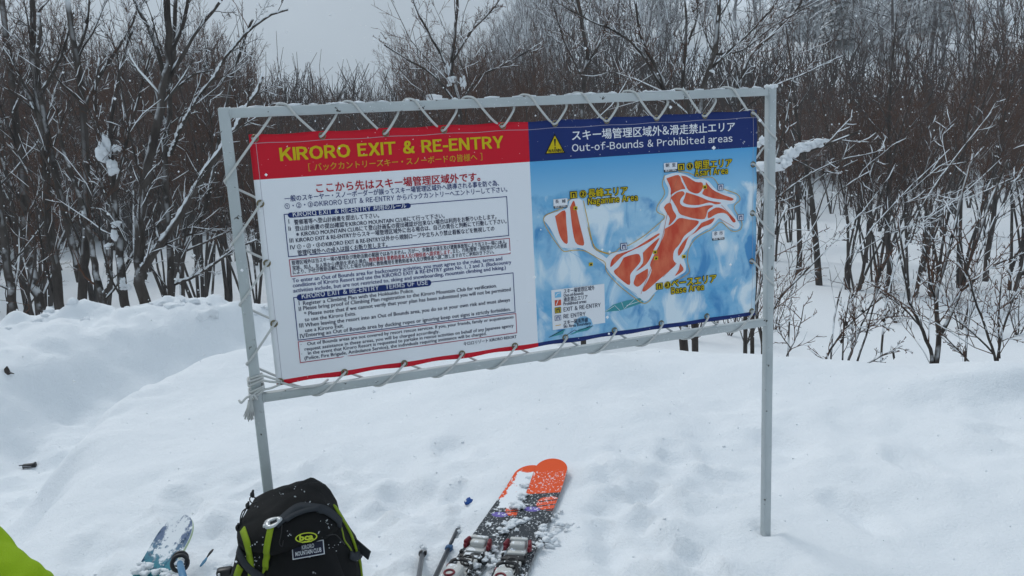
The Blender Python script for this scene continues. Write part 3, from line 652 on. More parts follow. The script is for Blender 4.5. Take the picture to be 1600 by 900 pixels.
# ---- lacing rope
def rope_mat():
    m = mat('rope', (0.60, 0.61, 0.60), 0.85, 0.2); tc = nd(m, 'ShaderNodeTexCoord')
    w = nd(m, 'ShaderNodeTexWave'); w.inputs['Scale'].default_value = 90; lk(m, tc.outputs['Object'], w.inputs['Vector']); bump(m, w.outputs[1], 0.5, 0.002); return m
M['rope'] = rope_mat()
rope = empty('lacing_rope', (SO[0], SO[1], BASE_Z), ROT)
tag(rope, 'white rope lacing the banner to the frame, knotted at its lower left corner', 'rope')
RR = 0.0036; F_ = -(HW + RR); K_ = HW + RR                # front and back of the tubes
def gf(p): u, v = gpos(p); return u, v
def L3(u, y, v): return (u, y, TOP + v)
top = []
for i in range(len(GT)):
    u, v = gf(GT[i])
    top.append(L3(u - 0.012, 0.004, v + 0.006)); top.append(L3(u, -0.012, v))
    if i + 1 < len(GT):
        un = gf(GT[i + 1])[0]; s = un - u
        top += [L3(u + s * .20, -0.006, v + (-HW - v) * .75), L3(u + s * .28, K_ * .9, -HW * .6), L3(u + s * .38, K_ * .75, HW + RR * .6), L3(u + s * .46, 0, HW + RR + .001), L3(u + s * .53, F_ * .9, HW * .8), L3(u + s * .63, F_, -HW * .9), L3(u + s * .80, F_ * .45, (-HW + v) * .5 - .003)]
b = MB(); b.tube(smooth_path(top, 3), RR, 8); b.build('top_lacing', M['rope'], rope, True)
bot = []
for i in range(len(GB)):
    u, v = gf(GB[i]); 
    if i > 0: bot.append(L3(u, -0.013, v))
    else: bot.append(L3(u, -0.012, v))
    bot.append(L3(u + 0.006, 0.008, v - 0.004))
    if i + 1 < len(GB):
        un = gf(GB[i + 1])[0]; s = un - u
        bot += [L3(u + s * .22, 0.012, RAIL + HW + 0.004), L3(u + s * .34, K_, RAIL + HW * .3), L3(u + s * .46, K_ * .8, RAIL - HW - RR * .6), L3(u + s * .53, 0, RAIL - HW - RR), L3(u + s * .60, F_ * .95, RAIL - HW * .8), L3(u + s * .70, F_, RAIL - HW * .1), L3(u + s * .82, F_ * .95, RAIL + HW)]
b = MB(); b.tube(smooth_path(bot, 3), RR, 8); b.build('bottom_lacing', M['rope'], rope, True)
lf = []
seq = [GT[0]] + GL + [GB[0]]
for i, p in enumerate(seq):
    u, v = gf(p); lf += [L3(u + .004, 0.006, v + .006), L3(u, -0.013, v)]
    if i + 1 < len(seq):
        vn = gf(seq[i + 1])[1]; s = vn - v
        lf += [L3(HW * .9, F_ * .98, v + s * .40), L3(-HW * .7, F_, v + s * .56), L3(-HW - RR, 0, v + s * .63), L3(-HW * .7, K_, v + s * .69), L3(HW * .8, K_, v + s * .76), L3(u * .6 + .006, 0.012, v + s * .88)]
b = MB(); b.tube(smooth_path(lf, 3), RR, 8); b.build('side_lacing', M['rope'], rope, True)
rt = []
seq = [GT[-1]] + GR + [GB[-1]]
for i, p in enumerate(seq):
    u, v = gf(p); rt += [L3(u - .006, 0.006, v), L3(u, -0.013, v)]
    if i + 1 < len(seq):
        vn = gf(seq[i + 1])[1]; s = vn - v
        rt += [L3(FW - HW, F_ * .98, v + s * .38), L3(FW + HW * .7, F_, v + s * .50), L3(FW + HW + RR, 0, v + s * .57), L3(FW + HW * .6, K_, v + s * .63), L3(FW - HW, K_, v + s * .70), L3((u + FW) / 2 - .006, 0.014, v + s * .86)]
b = MB(); b.tube(smooth_path(rt, 3), RR, 8); b.build('side_lacing', M['rope'], rope, True)
b = MB()                                                   # wraps and knot on the lower left corner
def wrap(v, tilt, y0=0.0):
    r = HW + RR + .001
    return [L3(a * r, c * r, v + tilt * a) for a, c in ((-1, .8), (-1, -.8), (-.75, -1.05), (.75, -1.05), (1, -.8), (1, .8), (.75, 1.05), (-.75, 1.05), (-1, .8))]
for v, t in ((-.762, .004), (-.772, .007), (-.792, .006), (-.800, .010), (-.809, .012)): b.tube(smooth_path(wrap(v, t), 3), RR * 1.05, 8)
u, v = gf(GB[0])
for e, q in ((-.752, .004), (-.768, -.001), (-.797, -.006)): b.tube(smooth_path([L3(-HW, F_, e - .006), L3(HW, F_ * 1.0, e), L3(u * .6, -.016, (e + v) / 2 + q), L3(u, -.014, v + q)], 3), RR * .95, 8)
b.tube(smooth_path([L3(u, -.014, v), L3(u + .05, -.016, v - .022), L3(u + .11, -.014, RAIL + HW), L3(u + .14, .012, RAIL + HW + .006)], 3), RR, 8)
rg = random.Random(3)
for i in range(4): b.ring(L3(-HW * .7 + rg.uniform(-.006, .006), F_ - .006, -.812 + rg.uniform(-.006, .006)), (rg.uniform(-1, 1), rg.uniform(-1, 1), rg.uniform(-1, 1)), .008, RR, 12, 6)
b.tube(smooth_path([L3(-HW * .8, F_ - .006, -.815), L3(-HW - .012, F_ - .01, -.808), L3(-HW - .03, F_ - .012, -.822), L3(-HW - .036, F_, -.818)], 3), RR, 8)
b.build('knot', M['rope'], rope, True)
b = MB()
for i in range(70):
    a = rg.uniform(0, 6.28); r0 = rg.uniform(0, .006); r1 = rg.uniform(.003, .013); l = rg.uniform(.045, .062)
    c = Vector(L3(-HW - .006, F_ - .010, -.818)); d = Vector((math.cos(a), math.sin(a), 0))
    b.tube([c + d * r0, c + d * (r0 + r1) * .5 + Vector((-.003, 0, -l * .5)), c + d * r1 + Vector((-.008 + rg.uniform(-.004, .004), 0, -l))], .0013, 4)
b.build('tassel', M['rope'], rope, True)

# ------------------------------------------------------------------ trees
def rv(rng): return Vector((rng.gauss(0, 1), rng.gauss(0, 1), rng.gauss(0, 1)))
def bend(rng, p, d, length, n, wob, up):
    pts = [p.copy()]; d = d.normalized()
    for i in range(n):
        d = (d + rv(rng) * wob + Vector((0, 0, up))).normalized(); p = p + d * (length / n); pts.append(p.copy())
    return pts
def interp(pts, t):
    f = t * (len(pts) - 1); i = min(int(f), len(pts) - 2); return pts[i].lerp(pts[i + 1], f - i), (pts[i + 1] - pts[i]).normalized()
def sprout(rng, mbs, pts, r0, r1, L, lev, cfg):
    """side shoots of a limb; cfg[lev] = (count, t_from, t_to, angle_lo, angle_hi, length factor, radius factor, segments, wobble, tropism, sides)"""
    if lev >= len(cfg): return
    n, ta, tb, a0, a1, lf, rf, sg, wob, up, sides = cfg[lev]
    n = max(1, int(n * rng.uniform(0.75, 1.25))); ph = rng.uniform(0, 6.28)
    for k in range(n):
        t = ta + (tb - ta) * (k + rng.random()) / n
        p, d = interp(pts, t); ph += 2.4 + rng.uniform(-.5, .5)
        o = d.orthogonal().normalized(); q = d.cross(o); side = o * math.cos(ph) + q * math.sin(ph)
        a = R(rng.uniform(a0, a1)); nd_ = d * math.cos(a) + side * math.sin(a)
        l = L * lf * rng.uniform(0.55, 1.2) * (1.15 - 0.6 * t); rr = max((r0 + (r1 - r0) * t) * rf * rng.uniform(.7, 1.1), cfg_min)
        c = bend(rng, p, nd_, l, sg, wob, up)
        re = rr * (0.35 if lev < len(cfg) - 1 else 0.5)
        mbs[0 if sides > 4 else 1].tube(c, [rr + (re - rr) * i / sg for i in range(sg + 1)], sides, cap=False)
        if CAP is not None and lev <= 1: CAP.append((c, rr, re))
        sprout(rng, mbs, c, rr, re, l, lev + 1, cfg)
cfg_min = 0.0035
CAP = None
def proto_tree(seed, height, stems, r0, spread, cfg, lean=0.0):
    rng = random.Random(seed); mbs = (MB(), MB())
    for s in range(stems):
        a = rng.uniform(0, 6.28); dr = Vector((math.cos(a) * spread + lean, math.sin(a) * spread, 1)).normalized()
        h = height * rng.uniform(0.8, 1.05) * (1 if s == 0 else rng.uniform(.7, 1))
        base = Vector((math.cos(a) * r0 * stems * .5, math.sin(a) * r0 * stems * .5, -0.6)) if stems > 1 else Vector((0, 0, -0.6))
        pts = [base] + bend(rng, base + Vector((0, 0, .6)), dr, h, 9, 0.07, 0.035)
        rr = r0 * (1 if s == 0 else rng.uniform(.6, .95)); rad = [rr * 1.15] + [rr * (1.1 - 0.95 * i / 9) for i in range(10)]
        mbs[0].tube(pts, rad, 7, cap=False); sprout(rng, mbs, pts, rr, rr * .2, h, 0, cfg)
    return mbs
TH = [(13, .42, .98, 22, 48, .30, .42, 5, .10, .06, 5), (8, .25, 1, 22, 50, .48, .50, 4, .12, .06, 3), (8, .15, 1, 20, 50, .50, .6, 3, .14, .05, 3)]
TH2 = [(15, .40, .98, 18, 40, .34, .40, 5, .08, .10, 5), (8, .2, 1, 18, 42, .46, .5, 4, .10, .09, 3), (8, .1, 1, 18, 45, .5, .6, 3, .12, .08, 3)]
MT = [(10, .30, .95, 30, 60, .42, .50, 6, .12, .06, 6), (7, .3, 1, 28, 55, .45, .5, 5, .14, .05, 4), (6, .2, 1, 25, 55, .46, .5, 4, .15, .04, 3), (3, .2, 1, 25, 50, .5, .7, 2, .15, .03, 3)]
SH = [(8, .15, .95, 20, 48, .42, .5, 5, .12, .05, 4), (5, .2, 1, 22, 50, .45, .6, 4, .13, .05, 3), (3, .2, 1, 22, 50, .45, .7, 3, .14, .04, 3)]
PROTO = {}
def make_proto(key, mbs, mats):
    PROTO[key] = (mbs[0].mesh(key + '_trunk', mats[0], True), mbs[1].mesh(key + '_crown', mats[1], False))
for i in range(5): make_proto('alder%d' % i, proto_tree(100 + i, 6.8, 4, .043, .20, TH2 if i % 2 else TH), (M['bark'], M['twig']))
for i in range(3): make_proto('birch%d' % i, proto_tree(200 + i, 8.2, 1 + i % 2, .085, .08, MT), (M['bark'], M['twig_snowy'] if i == 1 else M['twig']))
for i in range(3): make_proto('shrub%d' % i, proto_tree(300 + i, 1.75, 5, .017, .42, SH), (M['bark'], M['twig']))
FT = [(11, .22, .97, 35, 70, .42, .50, 6, .14, .04, 6), (8, .25, 1, 30, 60, .45, .55, 5, .15, .03, 4), (7, .2, 1, 28, 60, .46, .8, 3, .16, .0, 3)]
for i in range(3): make_proto('frosted%d' % i, proto_tree(400 + i, 8.0, 1 + i % 2, .16, .10, FT), (M['twig_frost'], M['twig_frost']))
def place_tree(name, key, x, y, s, rz, label, cat, group=None, sink=0.0, tilt=(0, 0)):
    z = h1(x, y) - sink
    r = empty(name, (x, y, z)); r.rotation_euler = (tilt[0], tilt[1], rz); r.scale = (s, s, s); tag(r, label, cat, group)
    for nm, me_ in zip(('trunk', 'crown'), PROTO[key]): link(bpy.data.objects.new(nm, me_), r)
    return r
# --- trees drawn after the photograph: stems as (photo polyline, width in photo pixels at both ends, snow on top)
HC = [(9, .10, .98, 20, 50, .30, .42, 5, .12, .05, 5), (7, .2, 1, 22, 52, .48, .5, 4, .13, .05, 3), (5, .15, 1, 20, 50, .5, .6, 3, .14, .04, 3)]
HC_THIN = [(6, .25, .98, 20, 50, .24, .42, 5, .12, .05, 4), (5, .2, 1, 22, 52, .48, .5, 4, .13, .05, 3), (4, .2, 1, 22, 50, .5, .6, 3, .14, .04, 3)]
def hero(name, label, cat, depth, stems, seed, cfg=HC, group=None, snow_mat=True, leaves=0, scale=1.0, lumps=(), crown='twig', line=1.0):
    global CAP
    CAP = []
    rng = random.Random(seed); mbs = (MB(), MB()); sn = MB(); root = None; P0 = None
    for si, (px, w0, w1, snowy_) in enumerate(stems):
        P = []; dd = depth
        for k, (x, y) in enumerate(px):
            if k: dd += rng.uniform(-.10, .10) * depth * 0.05
            P.append(Vector(at(x, y, dd)))
        if si == 0:
            g = Vector((P[0].x, P[0].y, h1(P[0].x, P[0].y))); P0 = g.copy()
            if P[0].z > g.z - .1: P = [Vector((2 * P[0].x - P[1].x if False else P[0].x, P[0].y, g.z - .3))] + P
        P = [Vector(p) for p in smooth_path(P, 3)]; n = len(P)
        for k in range(1, n - 1): P[k] = P[k] + rv(rng) * (w0 * .10 * depth / FOC)
        r0, r1 = w0 * depth / FOC / 2, w1 * depth / FOC / 2
        rad = [r0 + (r1 - r0) * k / (n - 1) for k in range(n)]
        mbs[0].tube([p - P0 for p in P], rad, 8)
        L = sum((P[k + 1] - P[k]).length for k in range(n - 1))
        sprout(rng, mbs, [p - P0 for p in P], r0 * .8, r1, L * scale, 0, cfg)
        if snowy_:
            for k in range(n - 1):
                for q in range(2):
                    t = (q + rng.random()) / 2; p = P[k].lerp(P[k + 1], t); r_ = rad[k]
                    if rng.random() < snowy_:
                        d = (P[k + 1] - P[k]) * .5; 
                        w_s = Vector((-.25, -.45, .72)) * r_; r_ = min(r_, .024) * (1 if snowy_ > .6 else .6); sn.tube([p - d * .8 - P0 + w_s * .7, p - P0 + w_s, p + d * .8 - P0 + w_s * .7], [r_ * .45, r_ * .85 * rng.uniform(.75, 1.25), r_ * .45], 6)
    for (c, ra, rb) in CAP:                                     # thin lines of snow lying along the side branches
        if rng.random() > .55 * line: continue
        n = len(c) - 1; i0 = rng.randrange(0, max(1, n - 2)); i1 = min(n, i0 + rng.randrange(2, 5))
        if abs((c[i1] - c[i0]).normalized().z) > .90: continue
        rr_ = [max((ra + (rb - ra) * i / n) * .9, .0045) for i in range(i0, i1 + 1)]; rr_[0] *= .4; rr_[-1] *= .4
        sn.tube([c[i] + Vector((-.15, -.45, .75)) * max(ra + (rb - ra) * i / n, .004) for i in range(i0, i1 + 1)], rr_, 5)
    CAP = None
    for (x, y, wx, wy) in lumps:
        p = Vector(at(x, y, depth - .05)) - P0; k = depth / FOC; [sn.blob(p + Vector((rng.uniform(-.3, .3) * wx * k, rng.uniform(-.2, .2) * wx * k, rng.uniform(-.32, .32) * wy * k)), (wx * k * rng.uniform(.18, .34), wx * k * .25, wy * k * rng.uniform(.18, .34)), rng, rough=.4) for q_ in range(6)]
    r = empty(name, P0); tag(r, label, cat, group)
    mbs[0].build('trunk', M['bark'], r, True); mbs[1].build('crown', M[crown], r)
    if sn.v: sn.build('snow_load', M['snow'], r, True)
    if leaves:
        b = MB()
        for k in range(leaves):
            v = Vector(mbs[1].v[rng.randrange(len(mbs[1].v))]); b.blob(v - Vector((0, 0, .02)), (rng.uniform(.008, .018), rng.uniform(.008, .016), rng.uniform(.012, .03)), rng, sub=1)
        b.build('dry_leaf_cluster', mat('dry_leaf', (.03, .022, .018), .9), r)
    return r
hero('bare_tree', 'dark bare trunk leaning at the photo\'s left edge behind the snowbank', 'tree', 10, [([(25, 500), (12, 430), (2, 340), (-15, 200), (-25, 60)], 15, 8, 0)], 1)
hero('bare_tree', 'straight dark trunk beside the left edge with its crown leaning left', 'tree', 10.6, [([(62, 489), (50, 430), (38, 330), (27, 200), (12, 80), (0, -30)], 18, 8, .1), ([(38, 330), (10, 270), (-15, 190)], 7, 3, .3), ([(22, 175), (50, 110), (60, 50)], 6, 3, .3)], 2, crown='twig_snowy')
hero('bare_tree', 'dark bare tree forking at half height, third trunk from the left edge', 'tree', 10, [([(94, 472), (82, 380), (70, 250), (61, 167), (53, 90), (48, -20)], 16, 8, .1), ([(63, 190), (30, 120), (8, 60)], 7, 3, .3), ([(61, 150), (95, 90), (115, 20)], 6, 3, .3)], 3)
hero('bare_tree', 'twin stemmed bare tree with one straight and one left leaning stem', 'tree', 9.6, [([(128, 474), (133, 400), (134, 333), (130, 167), (120, 90), (103, -15)], 16, 8, .1), ([(126, 440), (113, 380), (86, 270), (70, 190), (58, 110), (60, 20)], 13, 6, .2), ([(130, 180), (155, 120), (200, 50), (215, 10)], 7, 3, .4), ([(118, 88), (135, 40), (140, -20)], 6, 3, .2)], 4, crown='twig_snowy')
hero('bare_tree', 'slender bare trunk leaning left beside the stump with a snow cap', 'tree', 9.4, [([(161, 484), (150, 430), (141, 380), (128, 320), (100, 240), (90, 170)], 13, 5, .1), ([(158, 470), (172, 440), (165, 410)], 9, 6, .5)], 5, HC_THIN)
hero('bare_tree', 'snaggy tree with upright brown twigs and clumps of snow caught in its fork', 'tree', 9, [([(194, 465), (188, 400), (182, 340), (178, 289), (172, 211), (186, 120), (210, 40)], 16, 4, .5), ([(180, 300), (195, 230), (215, 160), (240, 60)], 6, 3, .2), ([(178, 290), (160, 230), (150, 170), (155, 90)], 6, 3, .2), ([(182, 340), (160, 290), (140, 250)], 5, 2, .3)], 6,
     HC, lumps=((157, 243, 26, 34), (168, 222, 12, 44), (177, 262, 18, 26), (181, 232, 14, 14), (182, 350, 14, 10), (178, 367, 16, 20), (171, 385, 14, 10), (196, 448, 16, 12), (192, 440, 10, 14)))
hero('bare_tree', 'tall dark tree with a wide fork and a long snow covered limb leaning right', 'tree', 8.6, [([(225, 468), (218, 410), (219, 355), (226, 290), (235, 235), (255, 139), (266, 75), (258, 0), (255, -40)], 19, 9, .15),
     ([(222, 435), (228, 412), (278, 344), (344, 235), (378, 185), (410, 120)], 15, 5, .95), ([(258, 128), (240, 60), (210, 0), (195, -40)], 8, 4, .2), ([(264, 85), (288, 30), (298, -30)], 8, 4, .1), ([(262, 128), (300, 60), (345, 0), (360, -25)], 7, 3, .2), ([(228, 280), (235, 230), (258, 130)], 4, 3, .9)], 7, crown='twig_snowy')
hero('bare_tree', 'dark trunk just right of the wide fork with two snow lined limbs', 'tree', 9.2, [([(269, 470), (266, 389), (259, 261), (264, 144), (272, 72), (276, -20)], 13, 6, .1), ([(266, 242), (280, 208), (294, 178), (333, 122), (367, 72), (410, 30), (450, 15)], 7, 3, .9), ([(272, 444), (311, 428), (364, 392), (400, 375)], 6, 3, .8), ([(265, 150), (300, 118), (330, 110)], 4, 2, .5)], 8, crown='twig_snowy')
hero('bare_tree', 'thin crooked bare tree behind the left post of the sign frame', 'tree', 10.5, [([(286, 464), (290, 389), (317, 333), (333, 267), (350, 180), (372, 90), (395, 30)], 9, 4, .3), ([(290, 392), (340, 370), (380, 350)], 4, 2, .5)], 9, HC_THIN)
hero('bare_tree', 'dark multi-stemmed tree spreading above the blue banner header', 'tree', 9.5, [([(1085, 330), (1088, 240), (1092, 190), (1100, 135), (1118, 70), (1122, 20), (1128, -50)], 11, 6, .1), ([(1088, 220), (1068, 130), (1073, 60), (1068, -20)], 7, 3, .1), ([(1080, 230), (1048, 180), (1032, 120), (1002, 60), (990, -20)], 7, 3, .15), ([(1040, 145), (1000, 80), (960, 48), (925, 34), (880, 10)], 5, 2, .1),
     ([(1112, 105), (1150, 70), (1205, 15), (1240, -30)], 5, 2, .2), ([(1118, 85), (1160, 78), (1210, 40), (1290, -5)], 4, 2, .4), ([(1074, 70), (1090, 20), (1085, -30)], 4, 2, .1)], 10, HC, lumps=((1112, 112, 8, 6),))
hero('bare_tree', 'grey bare tree with fine drooping twigs rising behind the red banner header', 'tree', 11, [([(722, 330), (719, 230), (717, 157), (705, 108), (713, 40), (718, -40)], 8, 4, .2), ([(704, 118), (689, 84), (655, 24), (640, -20)], 5, 2, .1), ([(708, 95), (735, 50), (765, 20), (790, -15)], 4, 2, .1), ([(718, 170), (680, 120), (640, 95), (600, 70)], 4, 2, .1), ([(716, 165), (750, 120), (790, 100), (840, 70)], 4, 2, .2)], 11,
     HC, lumps=((699, 108, 9, 20), (706, 124, 14, 10), (723, 128, 11, 18), (676, 152, 26, 10), (702, 132, 8, 8)))
hero('bare_tree', 'bare tree standing left of the blue header behind the top rail', 'tree', 12, [([(905, 330), (908, 230), (912, 130), (918, 80), (905, 20), (900, -40)], 9, 5, .15), ([(914, 110), (940, 60), (960, 0)], 5, 2, .1), ([(910, 120), (880, 60), (862, 0)], 4, 2, .1)], 12)
hero('bare_tree', 'thin bare tree with snow lined limbs rising above the top right corner of the frame', 'tree', 10.5, [([(1165, 400), (1160, 260), (1158, 140), (1170, 90), (1200, 60), (1240, 20), (1270, -30)], 7, 4, .3), ([(1160, 150), (1195, 140), (1250, 118), (1310, 90)], 4, 2, .7), ([(1160, 200), (1150, 100), (1140, 20)], 4, 2, .1)], 13, HC_THIN, crown='twig_snowy')
hero('bare_tree', 'bare tree with a limb thickly loaded with snow right beside the frame', 'tree', 7.2, [([(1175, 520), (1182, 430), (1190, 330), (1205, 268), (1235, 245), (1285, 228), (1345, 205)], 7, 4, .3), ([(1205, 268), (1225, 200), (1240, 120)], 4, 2, .3), ([(1190, 330), (1240, 290), (1300, 255), (1380, 235)], 4, 2, .6), ([(1235, 246), (1290, 270), (1340, 250)], 3, 2, .5)], 14, HC_THIN,
     lumps=((1200, 258, 50, 20), (1224, 252, 30, 18), (1243, 238, 32, 20), (1262, 230, 34, 16), (1280, 224, 26, 13), (1188, 222, 14, 16)))
hero('bare_tree', 'small two-stemmed tree on the crest right of the frame with wide thin branches', 'tree', 5.75, [([(1456, 578), (1452, 545), (1436, 505), (1421, 470), (1413, 410), (1402, 335)], 7, 3, .15), ([(1461, 578), (1468, 520), (1462, 470), (1478, 410), (1500, 320), (1520, 240)], 9, 3, .15), ([(1468, 525), (1495, 470), (1518, 400), (1545, 320), (1575, 250)], 7, 3, .1), ([(1464, 480), (1452, 430), (1442, 350)], 4, 2, .1), ([(1440, 512), (1410, 480), (1375, 455)], 3, 1.5, 0), ([(1500, 455), (1545, 420), (1600, 395)], 4, 2, 0)], 15, SH)
hero('bare_shrub', 'spreading bare shrub at the far right rising from behind the snow pillow', 'shrub', 5.6, [([(1557, 572), (1546, 530), (1528, 480), (1510, 420), (1498, 370)], 5, 2, .1), ([(1558, 570), (1566, 520), (1582, 470), (1600, 420)], 4, 2, .1), ([(1562, 560), (1560, 500), (1565, 430)], 3, 2, 0), ([(1520, 572), (1500, 550), (1470, 520)], 3, 1.5, 0), ([(1552, 552), (1520, 520), (1480, 490)], 3, 1.5, 0)], 16, SH)
hero('bare_shrub', 'bare shrub with right leaning stems and a few dry leaves on the crest', 'shrub', 5.8, [([(1322, 576), (1338, 530), (1352, 495), (1376, 445)], 4, 2, 0), ([(1286, 570), (1305, 535), (1335, 500), (1385, 460)], 3.5, 1.5, 0), ([(1336, 576), (1360, 500), (1372, 440), (1375, 400)], 3.5, 1.5, 0), ([(1342, 576), (1378, 556), (1410, 540)], 3, 1.5, 0), ([(1316, 574), (1318, 520), (1330, 450)], 3, 1.5, 0)], 17, SH, leaves=9)
hero('bare_shrub', 'tiny bare shrub on the crest close to the right post of the frame', 'shrub', 5.9, [([(1227, 564), (1240, 535), (1252, 500), (1256, 470)], 3, 1.2, 0), ([(1236, 545), (1222, 525), (1215, 505)], 2, 1, 0)], 18, SH[:2])
hero('bare_tree', 'dark bare sapling in the gap between banner and right post', 'tree', 6.6, [([(1192, 558), (1189, 520), (1183, 490), (1190, 440), (1205, 380), (1230, 320)], 7, 3, .2), ([(1190, 530), (1215, 470), (1262, 420), (1300, 380)], 5, 2, .3)], 19, SH)
hero('tree_stump', 'cut brown stump showing between the banner and the lower rail', 'stump', 7.0, [([(1068, 524), (1068, 512), (1068, 500)], 14, 13, 0)], 20, [])
for i, (lab, st) in enumerate((
    ('thin sapling with snow lined twigs arching right, first right of the post', [([(1232, 520), (1240, 440), (1262, 370), (1310, 300), (1370, 262)], 3, 1.5, .8)]),
    ('thin sapling with snow lined twigs arching over the swollen trunk foot', [([(1300, 530), (1318, 440), (1360, 360), (1425, 290), (1482, 235)], 3, 1.5, .8), ([(1340, 395), (1400, 360), (1450, 345)], 2, 1, .7)]),
    ('tall thin sapling with snow lined branches leaning right across the thicket', [([(1378, 540), (1390, 450), (1430, 340), (1490, 250), (1545, 180)], 4, 1.5, .75), ([(1405, 400), (1460, 330), (1540, 290)], 3, 1, .8)]),
    ('thin sapling with drooping snow lined branches near the right edge', [([(1510, 545), (1520, 440), (1550, 350), (1600, 280)], 4, 2, .7), ([(1525, 430), (1480, 380), (1430, 370)], 2, 1, .7)]))):
    hero('bare_sapling', lab, 'sapling', 7.4 + .5 * i, st, 40 + i, SH, crown='twig_snowy')
# --- woods: bases found on the terrain
rng = random.Random(77)
mids = [(1280, 446), (1322, 452), (1338, 454), (1388, 459), (1426, 464), (1455, 463), (1248, 430), (1365, 440), (1500, 452), (1540, 440), (1580, 455), (1598, 430)]
midlab = ['slim dark trunk, first of the row beyond the crest right of the frame', 'slim trunk paired with a thicker one beyond the crest', 'thicker trunk of the close pair beyond the crest', 'dark trunk with a swollen foot beyond the crest', 'slanting trunk between the swollen foot and the stoutest trunk', 'stoutest trunk beyond the crest behind the small two-stemmed tree',
          'thin trunk nearest the frame on the slope beyond the crest', 'thin trunk set back between the close pair and the swollen foot', 'dark trunk seen between the branches of the two-stemmed tree', 'trunk uphill of the spreading shrub on the right', 'trunk above the spreading shrub close to the right edge', 'trunk half cut off by the right edge']
placed = []
for i, ((x, y), lab) in enumerate(zip(mids, midlab)):
    p = hit_ground(x, y); place_tree('bare_tree', ('alder%d' % (i % 5)) if i % 3 else 'birch%d' % (i % 2 * 2), p[0], p[1], rng.uniform(.68, .85), rng.uniform(0, 6.28), lab, 'tree', 'trunks beyond the crest', tilt=(rng.uniform(-.06, .06), rng.uniform(-.06, .06)))
    placed.append((p[0], p[1]))
tries = 0; count = 0
LBL = {'l': ('thin brown alder in the dense thicket left of the sign', 'thicket left of the sign'), 'c': ('thin brown alder in the dense thicket behind the sign', 'thicket behind the sign'), 'r': ('thin brown alder in the dense thicket right of the sign', 'thicket right of the sign')}
while count < 282 and tries < 9000:
    tries += 1
    a = rng.uniform(-37, 37); r = 13 + 41 * rng.random() ** 0.8; x, y = r * math.sin(R(a)), r * math.cos(R(a))
    if a > 2 and r < 19: continue
    if a > 8 and r > 48: continue
    if any((x - q[0]) ** 2 + (y - q[1]) ** 2 < (0.5 + .014 * r) ** 2 for q in placed): continue
    placed.append((x, y)); zone = 'l' if a < -17.5 else ('r' if a > 17 else 'c')
    tall = rng.random() < .10
    k = 'birch%d' % rng.randrange(3) if tall else 'alder%d' % rng.randrange(5)
    tg = rng.uniform(.10, .175) if a < -19 else rng.uniform(.075, .12) if a < -17 else (rng.uniform(.045, .075) if a < -6 else (rng.uniform(.08, .14) if a < 1 else (rng.uniform(.05, .10) if a < 7 else rng.uniform(.012, .05))))
    hh = 1.576 + r * tg - h1(x, y); s = min(max(hh / (8.2 if tall else 6.9), .45), 1.3)
    lab, grp = LBL[zone]
    if tall: lab = lab.replace('thin brown alder in', 'taller grey bare tree standing in')
    place_tree('thicket_tree' if not tall else 'bare_tree', k, x, y, s, rng.uniform(0, 6.28), lab, 'tree', grp if not tall else 'tall trees in the thicket', tilt=(rng.uniform(-.10, .10), rng.uniform(-.10, .10)))
    count += 1
# low brush along the crest behind the frame
for (x, y) in ((1085, 548), (1140, 540), (1165, 552), (1210, 530), (1400, 520), (1500, 530), (1590, 540), (1120, 520)):
    p = hit_ground(x, y - 14); place_tree('bare_shrub', 'shrub%d' % rng.randrange(3), p[0], p[1], rng.uniform(.5, .8), rng.uniform(0, 6.28), 'low thin bare shrub poking out of the snow beyond the crest', 'shrub', 'low shrubs beyond the crest')
# conifers and snow loaded trees on the hillside
def conifer(seed, h):
    rg = random.Random(seed); t = MB(); c = MB(); t.tube([(0, 0, -.6), (0, 0, h * .5), (0, 0, h)], [.16, .1, .02], 7)
    n = 26
    for i in range(n):
        f = i / n; z = h * (.08 + .9 * f); l = (1 - f) ** .8 * h * .24 + .15
        for k in range(7):
            a = k * .9 + i * 1.3 + rg.uniform(-.2, .2); d = Vector((math.cos(a), math.sin(a), 0)); ll = l * rg.uniform(.7, 1.1)
            sd = Vector((-d.y, d.x, 0)); p = Vector((0, 0, z))
            for q in range(5):
                u0 = q / 5; w = ll * .20 * (1.1 - u0); pp = p + d * ll * u0 + Vector((0, 0, -ll * .35 * u0 * u0 - rg.uniform(0, .08)))
                e = pp + d * ll * .30 + Vector((0, 0, -.12 * ll))
                c.add([pp, e + sd * w + Vector((0, 0, -.12)), e + d * w * .4, e - sd * w + Vector((0, 0, -.12))], [(0, 1, 2), (0, 2, 3)])
    return t, c
for i in range(2): make_proto('fir%d' % i, conifer(500 + i, 9), (M['bark'], M['needle']))
far_used = []
FIRS = [(1290, 62, 'snow laden fir, leftmost on the hillside above the frame corner'), (1322, 70, 'tall snow laden fir on the hillside beside the leftmost fir'), (1405, 50, 'broad snow laden fir near the top middle of the hillside'), (1440, 45, 'dark fir overlapping the broad fir on the hillside'), (1250, 60, 'small fir on the hillside straight above the frame corner'), (1470, 40, 'fir at the top edge of the hillside left of the open snow slope')]
for i, (x, y, lab) in enumerate(FIRS):
    p = hit_ground(x, y); place_tree('fir_tree', 'fir%d' % (i % 2), p[0], p[1], rng.uniform(.9, 1.4), rng.uniform(0, 6.28), lab, 'tree', 'firs on the hillside')
